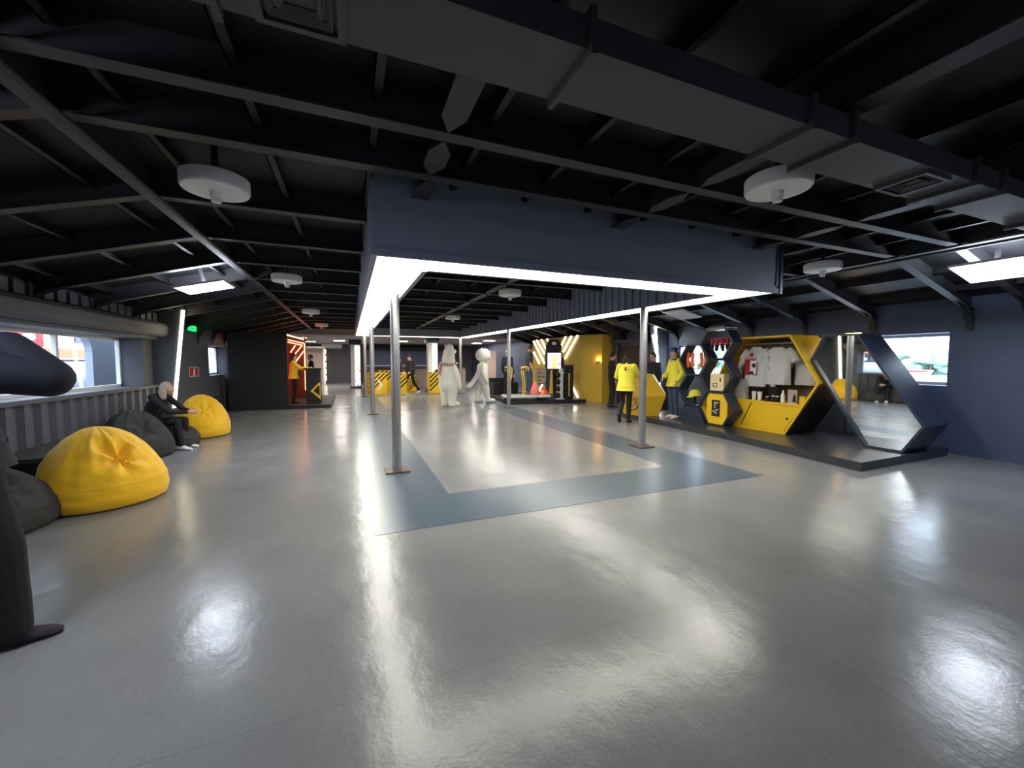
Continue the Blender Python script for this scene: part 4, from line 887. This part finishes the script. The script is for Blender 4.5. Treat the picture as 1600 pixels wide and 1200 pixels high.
for (y, z, s, c_, lab) in ((16.6, 1.9, 1.1, red, 'red steel box standing high on the quay behind the pipe'), (25.5, 1.5, 2.4, red, 'tall red cabinet on the quay outside the small window'), (12.4, 1.3, 1.0, slate, 'dark winch on the quay behind the pipe')):
    t = thing('quay_machine', lab, 'machine', (-9.4, y, -.1)); obj('casing', MB().box(-9.9, -8.9, y-s/2, y+s/2, z, z+s*.62), c_, t, w=True, bevel=.05); obj('stand', MB().box(-9.6, -9.2, y-s*.3, y+s*.3, -.1, z), MATS['pier_grey'], t, w=True); obj('drum', MB().tube([(-8.9, y-.3, z+s*.3), (-8.7, y-.3, z+s*.3)], .1, 14), whitef, t, w=True)
# ------------------------------------------------------------------ people: one continuous body each (remeshed from tapered limbs)
PENDING = []
def capsule(mb, a, b, ra, rb, seg=12):
    a = Vector(a); b = Vector(b); d = b-a; L_ = d.length
    if L_ < 1e-5: mb.ball(a, ra, seg, 8); return
    t = d/L_; pts = []; rad = []
    for k in range(4): an = PI/2*(1-k/4); pts.append(a-t*ra*math.sin(an)); rad.append(max(.002, ra*math.cos(an)))
    pts.append(a); rad.append(ra); pts.append(b); rad.append(rb)
    for k in range(1, 5): an = PI/2*k/4; pts.append(b+t*rb*math.sin(an)); rad.append(max(.002, rb*math.cos(an)))
    mb.tube(pts, rad, seg)
def body(parent, prims, mats, voxel=.011, name='body', smooth_it=4):
    mb = MB()
    for p in prims:
        if p[0] == 'c': capsule(mb, p[1], p[2], p[3], p[4])
        else: mb.ball(p[1], p[2], 18, 12)
    o = obj(name, mb, mats, parent)
    r = o.modifiers.new('remesh', 'REMESH'); r.mode = 'VOXEL'; r.voxel_size = voxel; r.use_smooth_shade = True
    s = o.modifiers.new('smooth', 'SMOOTH'); s.iterations = smooth_it; s.factor = .5
    PENDING.append((o, prims, mats)); return o
def finish_bodies():
    dg = bpy.context.evaluated_depsgraph_get(); dg.update()
    for o, prims, mats in PENDING:
        me = bpy.data.meshes.new_from_object(o.evaluated_get(dg)); o.modifiers.clear(); old = o.data; o.data = me
        me.materials.clear()
        for q in mats: me.materials.append(q)
        n_ = len(me.polygons); C_ = np.empty(n_*3); me.polygons.foreach_get('center', C_); C_ = C_.reshape(-1, 3)
        best = np.full(n_, 1e9); idx = np.zeros(n_, dtype=np.int32)
        for p in prims:
            if p[0] == 'c':
                a = np.array(p[1][:]); d = np.array(p[2][:])-a; L2 = max(1e-9, d@d); tt = np.clip(((C_-a)@d)/L2, 0, 1)
                dist = np.linalg.norm(C_-a-tt[:, None]*d, axis=1)-(p[3]+(p[4]-p[3])*tt)
                mi = p[5]
            else:
                c_ = np.array(p[1][:]); r_ = np.array(p[2] if hasattr(p[2], '__len__') else (p[2],)*3)
                dist = (np.linalg.norm((C_-c_)/r_, axis=1)-1)*r_.min(); mi = p[3]
            k = dist < best; best[k] = dist[k]; idx[k] = mi
        me.polygons.foreach_set('material_index', idx); me.polygons.foreach_set('use_smooth', [True]*n_); me.update()
        bpy.data.meshes.remove(old)
def person(label, loc, face, h=1.74, pose=None, top=blackc, legs=blackc, shoes=whitef, hair=hairb, hair_len=0, skirt=None, jacket=None, voxel=.011, head_turn=0, cap=None, hood=None, sleeves=1, jacket_hem=.80, sleeve=1.0, legw=1.0):
    """front is local +Y, right hand +X; joint overrides in pose are for a 1.75 m figure"""
    s = h/1.75
    J = dict(pel=(0, 0, .95), chest=(0, .0, 1.28), neck=(0, -.01, 1.48), head=(0, .02, 1.62),
             Rsh=(.175, -.01, 1.42), Lsh=(-.175, -.01, 1.42), Rel=(.22, -.03, 1.13), Lel=(-.22, -.03, 1.13), Rwr=(.23, .05, .88), Lwr=(-.23, .05, .88),
             Rhip=(.09, 0, .92), Lhip=(-.09, 0, .92), Rkn=(.10, .02, .50), Lkn=(-.10, .02, .50), Ran=(.10, -.03, .09), Lan=(-.10, -.03, .09))
    J.update(pose or {}); J = {k: Vector(v)*s for k, v in J.items()}
    t = thing('person', label, 'person', loc, face)
    P = []; c = lambda a, b, ra, rb, m: P.append(('c', a, b, ra*s, rb*s, m))
    X_ = Vector((1, 0, 0)); hd = J['head']; ft = Vector((math.sin(head_turn), math.cos(head_turn), 0)); sd = Vector((ft.y, -ft.x, 0))
    sx_ = (J['Rsh']-J['Lsh']).normalized()
    for q in (-1, 1):
        c(J['pel']+sx_*q*.065*s, J['chest']+sx_*q*.075*s, .105, .105, 1); c(J['chest']+sx_*q*.075*s, (J['Rsh']+J['Lsh'])/2+sx_*q*.08*s-Vector((0, 0, .03*s)), .105, .075, 1)
        c(J['pel']+sx_*q*.07*s, J['Rhip' if q > 0 else 'Lhip'], .105, .1, 2)
    c(J['Lsh'], J['Rsh'], .062, .062, 1); c((J['Rsh']+J['Lsh'])/2, J['neck'], .07, .055, 1)
    c(J['neck'], hd-ft*.01*s, .052, .05, 0)
    P.append(('e', hd+Vector((0, 0, .015*s)), (.078*s, .092*s, .11*s), 0)); c(hd+ft*.03*s-Vector((0, 0, .05*s)), hd+ft*.045*s-Vector((0, 0, .075*s)), .05, .035, 0)
    c(hd+ft*.088*s+Vector((0, 0, .01*s)), hd+ft*.108*s-Vector((0, 0, .02*s)), .011, .015, 0)
    for q in (-1, 1): P.append(('e', hd+sd*q*.079*s, (.014*s, .02*s, .03*s), 0))
    for sd_ in 'RL':
        q = 1 if sd_ == 'R' else -1
        sh, el, wr = J[sd_+'sh'], J[sd_+'el'], J[sd_+'wr']; d = (wr-el).normalized(); sk = 1 if sleeves else 0
        c(sh, el, .056, .044, 1); c(el, wr, .042, .032, sk)
        side = d.cross(Vector((0, 1, 0)) if abs(d.y) < .8 else X_).normalized()
        pal = wr+d*.085*s
        for k in (-1, 0, 1): c(wr+side*k*.012*s, pal+side*k*.022*s, .019, .017, 0)
        nrm = d.cross(side)
        for k in range(4):
            off = (-1.5+k)*.02*s; ln = (.055, .068, .072, .06)[k]*s; b0 = pal+side*off; b1 = b0+d*ln*.6+nrm*.008*s; b2 = b1+d*ln*.4+nrm*.022*s
            c(b0, b1, .0095, .009, 0); c(b1, b2, .009, .0075, 0)
        tb = wr+side*-.03*s*1+d*.03*s; c(tb, tb-side*.03*s+d*.03*s, .012, .011, 0); c(tb-side*.03*s+d*.03*s, tb-side*.032*s+d*.065*s+nrm*.01*s, .011, .009, 0)
        hp, kn, an = J[sd_+'hip'], J[sd_+'kn'], J[sd_+'an']
        c(hp, kn, .092*legw, .066*legw, 2); c(kn, an, .066*legw, .05*legw*legw, 2)
    for k in P:
        pass
    body(t, P, [skin, top, legs], voxel)
    # shoes
    for sd_ in 'RL':
        kn, an = J[sd_+'kn'], J[sd_+'an']; sh_ = (an-kn).normalized(); f = Vector((0, 1, 0)); f = (f-sh_*f.dot(sh_))
        f = f.normalized() if f.length > .2 else Vector((0, 1, 0))
        dn = sh_ if an.z > .2*s else Vector((0, 0, -1)); 
        if an.z <= .2*s: f = Vector((.18 if sd_ == 'R' else -.18, 1, 0)).normalized()
        sdv = f.cross(dn).normalized(); rings = []
        for u, w_, hgt in ((-.085, .028, .07), (-.07, .038, .095), (-.02, .042, .105), (.04, .045, .085), (.10, .05, .06), (.15, .044, .045), (.18, .022, .03)):
            base = an+f*u*s+dn*(.088*s if an.z > .2*s else an.z)
            rings.append([base+sdv*w_*s*math.cos(a)*(1 if math.sin(a) > -.5 else 1.05)-dn*(hgt*s*.5*(1+math.sin(a))) for a in [2*PI*k/12 for k in range(12)]])
        sh_o = obj('shoe', MB().rings(rings), shoes, t, smooth=True)
    # hair
    hr = MB(); nseg, nr = 20, 10; rings = []
    for i in range(nr+1):
        b = PI/2-(PI*.62)*i/nr; ring = []
        for k in range(nseg):
            a = 2*PI*k/nseg; v = sd*math.cos(a)+ft*math.sin(a); fr = max(0, math.sin(a)); low = max(b, .55*fr*fr-.0) if fr > .3 else b
            ring.append(hd+Vector((0, 0, .02*s))+v*math.cos(low)*(.09 if True else 0)*s*(1.08 if fr < .3 else 1.03)+Vector((0, 0, math.sin(low)*.117*s))-ft*.006*s)
        rings.append(ring)
    hr.rings(rings)
    if hair_len:
        for q in (-1, -.4, .4, 1):
            hr.tube([hd+sd*q*.06*s-ft*.05*s+Vector((0, 0, .03*s)), hd+sd*q*.075*s-ft*.065*s-Vector((0, 0, .1*s)), hd+sd*q*.07*s-ft*.06*s-Vector((0, 0, hair_len*.6*s+.08*s)), hd+sd*q*.05*s-ft*.05*s-Vector((0, 0, hair_len*s+.08*s))], [.04*s, .05*s, .045*s, .02*s], 8)
    obj('hair', hr, hair, t, smooth=True)
    ey = MB()
    for q in (-1, 1): obj('eye', MB().ball(hd+ft*.085*s+sd*q*.03*s+Vector((0, 0, .02*s)), (.012*s, .01*s, .008*s), 8, 6), blackp, t)
    obj('mouth', MB().tube([hd+ft*.083*s-sd*.02*s-Vector((0, 0, .06*s)), hd+ft*.09*s-Vector((0, 0, .062*s)), hd+ft*.083*s+sd*.02*s-Vector((0, 0, .06*s))], .004*s, 6), redp, t)
    if cap:
        obj('cap', MB().rings([[hd+Vector((0, 0, z*s))+(sd*math.cos(a)+ft*math.sin(a))*r*s for a in [2*PI*k/20 for k in range(20)]] for r, z in ((.097, .04), (.101, .06), (.098, .1), (.075, .135), (.02, .15))]), cap, t, smooth=True)
    if jacket:
        up = [(J['pel'], .955), (J['chest'], 1.28)]; rings = []
        def ctr(z):
            zz = z*s; a, b = J['pel'], J['chest']; k = (zz-a.z)/max(.05, b.z-a.z); k = max(-.6, min(k, 1.6)); p = a+(b-a)*k; return Vector((p.x, p.y, zz))
        top_z = (J['Rsh'].z/s)+.03
        for k, (fz, rx, ry) in enumerate(((0, .10, .075), (.04, .165, .095), (.12, .20, .125), (.35, .20, .135), (.6, .19, .135), (.8, .215, .155), (1.0, .245, .18))):
            z = top_z+(jacket_hem-top_z)*fz; cc = ctr(z)
            rings.append([cc+sx_*rx*s*math.cos(a)*(1+.02*math.sin(3*a+k))+Vector((-sx_.y, sx_.x, 0))*ry*s*math.sin(a)*(1+.04*math.sin(7*a)*fz) for a in [2*PI*q/32 for q in range(32)]])
        last = rings[-1]; cc = sum(last, Vector())/32; rings.append([cc+(p-cc)*.9+Vector((0, 0, .01)) for p in last]); rings.append([cc+(p-cc)*.86+Vector((0, 0, .12*s)) for p in last])
        jk = obj('jacket', MB().rings(rings), jacket, t, smooth=True)
        for sd_ in 'RL':
            sh, el, wr = J[sd_+'sh'], J[sd_+'el'], J[sd_+'wr']
            sm = MB(); capsule(sm, sh, el, .074*s*sleeve, .066*s*sleeve, 16); capsule(sm, el, el+(wr-el)*.85, .066*s*sleeve, .054*s*sleeve, 16)
            obj('sleeve', sm, jacket, jk, smooth=True)
    return t, J, s
R_ = math.radians
def face_to(dx, dy): return math.atan2(dy, dx)-PI/2
CR = (.927, -.375)      # direction to the right of the photograph
# standing dark figure at the left edge
t, J, s = person('person in dark clothes standing beside the charcoal bean bag, elbow raised', (-1.74, 2.98, 0), face_to(.86, .50), 1.82,
    pose=dict(pel=(0, -.13, .95), chest=(0, -.15, 1.28), neck=(0, -.14, 1.48), head=(0, -.10, 1.62), Rsh=(.175, -.13, 1.42), Lsh=(-.175, -.13, 1.42), Rel=(.24, .16, 1.36), Rwr=(.12, .02, 1.54), Lel=(-.24, .12, 1.38), Lwr=(-.13, .02, 1.55), Rhip=(.09, -.12, .92), Lhip=(-.09, -.12, .92), Rkn=(.12, -.03, .52), Ran=(.12, -.02, .09), Lkn=(-.13, -.12, .5), Lan=(-.13, -.26, .10)),
    top=dnavy, legs=blackc, shoes=plum, hair=hairb, voxel=.009, jacket=dnavy, jacket_hem=.92, sleeve=1.45, legw=1.3)
# seated person on the charcoal bean bag
person('grey haired person in dark clothes sitting hunched on a charcoal bean bag', (-3.12, 8.5, 0), face_to(.95, -.2), 1.70,
    pose=dict(pel=(0, -.05, .52), chest=(0, .06, .80), neck=(0, .15, .97), head=(0, .22, 1.06), Rsh=(.175, .10, .94), Lsh=(-.175, .10, .94), Rel=(.2, .36, .68), Lel=(-.2, .36, .68), Rwr=(.07, .55, .66), Lwr=(-.07, .55, .66),
              Rhip=(.09, 0, .48), Lhip=(-.09, 0, .48), Rkn=(.12, .42, .50), Lkn=(-.12, .40, .50), Ran=(.12, .48, .09), Lan=(-.12, .42, .09)), top=blackc, legs=blackc, shoes=whitef, hair=hairg, hair_len=.12, head_turn=-.7)
# woman and man at the black stand
person('woman in a yellow jacket reaching over the black stand', (-1.80, 15.25, .1), face_to(.95, .1), 1.68,
    pose=dict(Rel=(.24, .22, 1.22), Rwr=(.18, .48, 1.22), Lel=(-.24, .2, 1.2), Lwr=(-.12, .42, 1.2)), top=yjack, legs=blackc, shoes=matteblack, hair_len=.28, jacket=yjack, jacket_hem=.86)
person('bearded man in dark clothes standing behind the black stand', (-1.55, 18.7, 0), face_to(-.9, -.3), 1.80, top=dnavy, legs=blackc, shoes=matteblack)
# walking man
t, J, s = person('man in a black jacket and cap walking past the striped boxes', (2.62, 19.35, 0), face_to(-.8, -.55), 1.82,
    pose=dict(Rkn=(.09, .22, .52), Ran=(.09, .30, .10), Lkn=(-.09, -.10, .50), Lan=(-.09, -.42, .13), Rel=(.22, .02, 1.14), Rwr=(.16, .2, 1.0), Lel=(-.22, -.04, 1.14), Lwr=(-.16, .16, .98), head=(0, .05, 1.61)), top=blackc, legs=blackc, shoes=whitef, cap=blackp, jacket=blackc, jacket_hem=.88)
person('person in pale clothes bent behind the bar counter', (3.6, 25.2, 0), face_to(-.9, -.4), 1.55, top=jeans, legs=blackc, shoes=matteblack)
person('person in dark clothes half hidden by a steel pole near the bar', (2.35, 21.6, 0), face_to(.8, -.4), 1.70, top=blackc, legs=blackc, shoes=matteblack)
# visitors on the exhibit platform
person('man in a dark T-shirt and jeans standing on the treadmill', (5.98, 13.14, .32), face_to(.9, -.1), 1.80, top=dnavy, legs=jeans, shoes=mat('taupe_shoe', (120, 108, 98), .8), sleeves=0, pose=dict(head=(0, .05, 1.60)))
person('man in black clothes standing behind the yellow handrails', (5.72, 14.6, .12), face_to(.7, .5), 1.86, top=blackc, legs=blackc, shoes=matteblack, hair=hairg)
person('person in navy clothes standing behind the game kiosk', (7.42, 13.65, .12), face_to(-.5, -.8), 1.84, top=dnavy, legs=dnavy, shoes=matteblack, pose=dict(Rel=(.3, .1, 1.2), Rwr=(.32, .25, .98)))
person('person in black clothes in front of the dark doorway', (7.95, 10.9, 0), face_to(.9, -.35), 1.80, top=blackc, legs=blackc, shoes=matteblack)
# women in yellow jackets at the faceted counter
t, J, s = person('woman in a yellow jacket seen from behind, leaning on the faceted counter', (6.28, 8.03, 0), face_to(.80, .72), 1.72,
    pose=dict(chest=(0, .05, 1.27), neck=(0, .09, 1.47), head=(0, .15, 1.58), Rsh=(.175, .06, 1.41), Lsh=(-.175, .06, 1.41), Rel=(.26, .2, 1.17), Rwr=(.16, .42, 1.16), Lel=(-.26, .14, 1.14), Lwr=(-.12, .36, 1.14), Lkn=(-.09, .03, .5), Lan=(-.09, -.34, .22), Rkn=(.08, .0, .5), Ran=(.08, -.04, .09)), top=yjack, legs=blackc, shoes=matteblack, hair_len=.10, jacket=yjack, jacket_hem=.80)
obj('back_emblem', MB().box(-.02, .02, -.105, -.09, 1.28, 1.33).box(-.03, .03, -.10, -.085, 1.34, 1.36), blackp, t, label='small dark emblem on the back')
person('person in navy clothes standing behind the faceted counter', (7.95, 8.98, 0), face_to(-.9, -.2), 1.76, top=dnavy, legs=dnavy, shoes=matteblack)
t, J, s = person('long haired woman in a yellow jacket, jeans and dark cap on the display platform', (7.30, 7.50, PH), face_to(-.93, .25), 1.70,
    pose=dict(Rel=(.2, .06, 1.14), Rwr=(.06, .25, 1.02), Lel=(-.23, -.10, 1.15), Lwr=(-.22, .06, .93)), top=dnavy, legs=jeans, shoes=cream, hair=mat('auburn_hair', (96, 66, 54), .7, bump=.4, bscale=90), hair_len=.42, jacket=yjack, jacket_hem=.80, cap=slate)
# white costumes
t = thing('costume_figure', 'person in a big white plush bear costume with a striped scarf', 'costume', (3.02, 13.12, 0), face_to(.55, .35))
P = [('c', Vector((-.1, 0, .72)), Vector((-.05, 0, 1.1)), .27, .27, 0), ('c', Vector((.1, 0, .72)), Vector((.05, 0, 1.1)), .27, .27, 0), ('c', Vector((0, 0, 1.1)), Vector((0, 0, 1.42)), .29, .245, 0), ('c', Vector((0, 0, 1.42)), Vector((0, .02, 1.80)), .245, .19, 0), ('c', Vector((0, .02, 1.80)), Vector((0, .06, 1.97)), .19, .135, 0),
     ('c', Vector((0, .1, 1.86)), Vector((0, .27, 1.84)), .12, .085, 0)]
for q in (-1, 1):
    P += [('c', Vector((q*.16, 0, .68)), Vector((q*.17, .0, .36)), .20, .155, 0), ('c', Vector((q*.17, 0, .36)), Vector((q*.17, 0, .1)), .15, .135, 0), ('c', Vector((q*.18, -.04, .085)), Vector((q*.22, .17, .075)), .105, .09, 0),
          ('c', Vector((q*.24, 0, 1.3)), Vector((q*.36, .03, .98)), .115, .115, 0), ('c', Vector((q*.36, .03, .98)), Vector((q*.37, .10, .72)), .115, .10, 0), ('e', Vector((q*.12, .0, 2.02)), (.05, .035, .055), 0)]
    for k in range(3): P.append(('c', Vector((q*.37+(k-1)*.05, .12, .66)), Vector((q*.37+(k-1)*.055, .14, .58)), .035, .028, 0))
    P.append(('c', Vector((q*.30, .14, .72)), Vector((q*.28, .2, .66)), .035, .03, 0))
body(t, P, [plush], .016, smooth_it=6)
for q in (-1, 1): obj('eye', MB().ball((q*.085, .165, 1.92), .022, 8, 6), blackp, t)
obj('nose', MB().ball((0, .35, 1.86), (.04, .03, .03), 10, 6), blackp, t)
sc_ = obj('scarf', MB().tube([(.262*math.cos(a), .262*math.sin(a), 1.42+.02*math.sin(2*a)) for a in [2*PI*k/28 for k in range(29)]], .05, 10), scarfm, t, smooth=True, label='brown and cream striped scarf')
obj('scarf_end', MB().hexa([(-.20, -.31, 1.08), (-.08, -.34, 1.08), (-.08, -.31, 1.08), (-.20, -.28, 1.08), (-.16, -.29, 1.42), (-.06, -.30, 1.42), (-.06, -.27, 1.42), (-.16, -.26, 1.42)]), scarfm, t)
obj('scarf_end', MB().hexa([(-.33, -.22, 1.10), (-.23, -.28, 1.10), (-.22, -.26, 1.10), (-.32, -.20, 1.10), (-.25, -.2, 1.42), (-.17, -.25, 1.42), (-.16, -.22, 1.42), (-.24, -.17, 1.42)]), scarfm, t)
t = thing('costume_figure', 'person in a white suit costume with a large round head and cape', 'costume', (4.45, 13.88, 0), face_to(.92, -.05))
P = [('c', Vector((-.05, 0, .9)), Vector((-.05, 0, 1.28)), .2, .2, 0), ('c', Vector((.05, 0, .9)), Vector((.05, 0, 1.28)), .2, .2, 0), ('c', Vector((-.17, 0, 1.32)), Vector((.17, 0, 1.32)), .12, .12, 0), ('c', Vector((0, 0, 1.3)), Vector((0, .02, 1.5)), .12, .09, 0), ('e', Vector((0, .03, 1.74)), (.275, .285, .255), 0), ('e', Vector((0, .29, 1.70)), (.05, .04, .04), 0)]
for q in (-1, 1):
    f_ = .12 if q > 0 else -.1
    P += [('c', Vector((q*.09, 0, .86)), Vector((q*.1, f_, .5)), .16, .125, 0), ('c', Vector((q*.1, f_, .5)), Vector((q*.1, f_*1.7-.03, .12)), .115, .095, 0), ('c', Vector((q*.1, f_*1.7-.05, .085)), Vector((q*.13, f_*1.7+.17, .075)), .09, .075, 0),
          ('c', Vector((q*.22, 0, 1.33)), Vector((q*.29, -.02, 1.05)), .105, .1, 0), ('c', Vector((q*.29, -.02, 1.05)), Vector((q*.27, .08, .82)), .1, .075, 0)]
    for k in range(4): P.append(('c', Vector((q*.25+(k-1.5)*.026, .09, .77)), Vector((q*.25+(k-1.5)*.028, .11, .69)), .016, .013, 0))
    P.append(('c', Vector((q*.22, .1, .79)), Vector((q*.20, .14, .74)), .018, .014, 0))
body(t, P, [plush], .015, smooth_it=5)
for q in (-1, 1): obj('eye', MB().ball((q*.12, .275, 1.77), (.03, .015, .06), 10, 8), blackp, t)
for k, (a, b) in enumerate(((-.12, .02), (-.04, .06), (.04, .06), (.12, .02), (0, -.06))): obj('hair_spike', MB().lathe([(.028, 0), (.02, .05), (.004, .1)], c=(a, b, 1.975-abs(a)*.18), seg=8), blackp, t)
obj('cape', MB().rings([[Vector((.30*u*math.cos(a)+0, -.12-.42*v*v+.04*math.sin(a)+.02*math.sin(6*a)*v, 1.36-.78*v)) for a in [2*PI*k/24 for k in range(24)]] for v, u in ((0, .62), (.25, .75), (.5, .85), (.75, .95), (1, 1.0))]), whcloth, t, smooth=True)
finish_bodies()
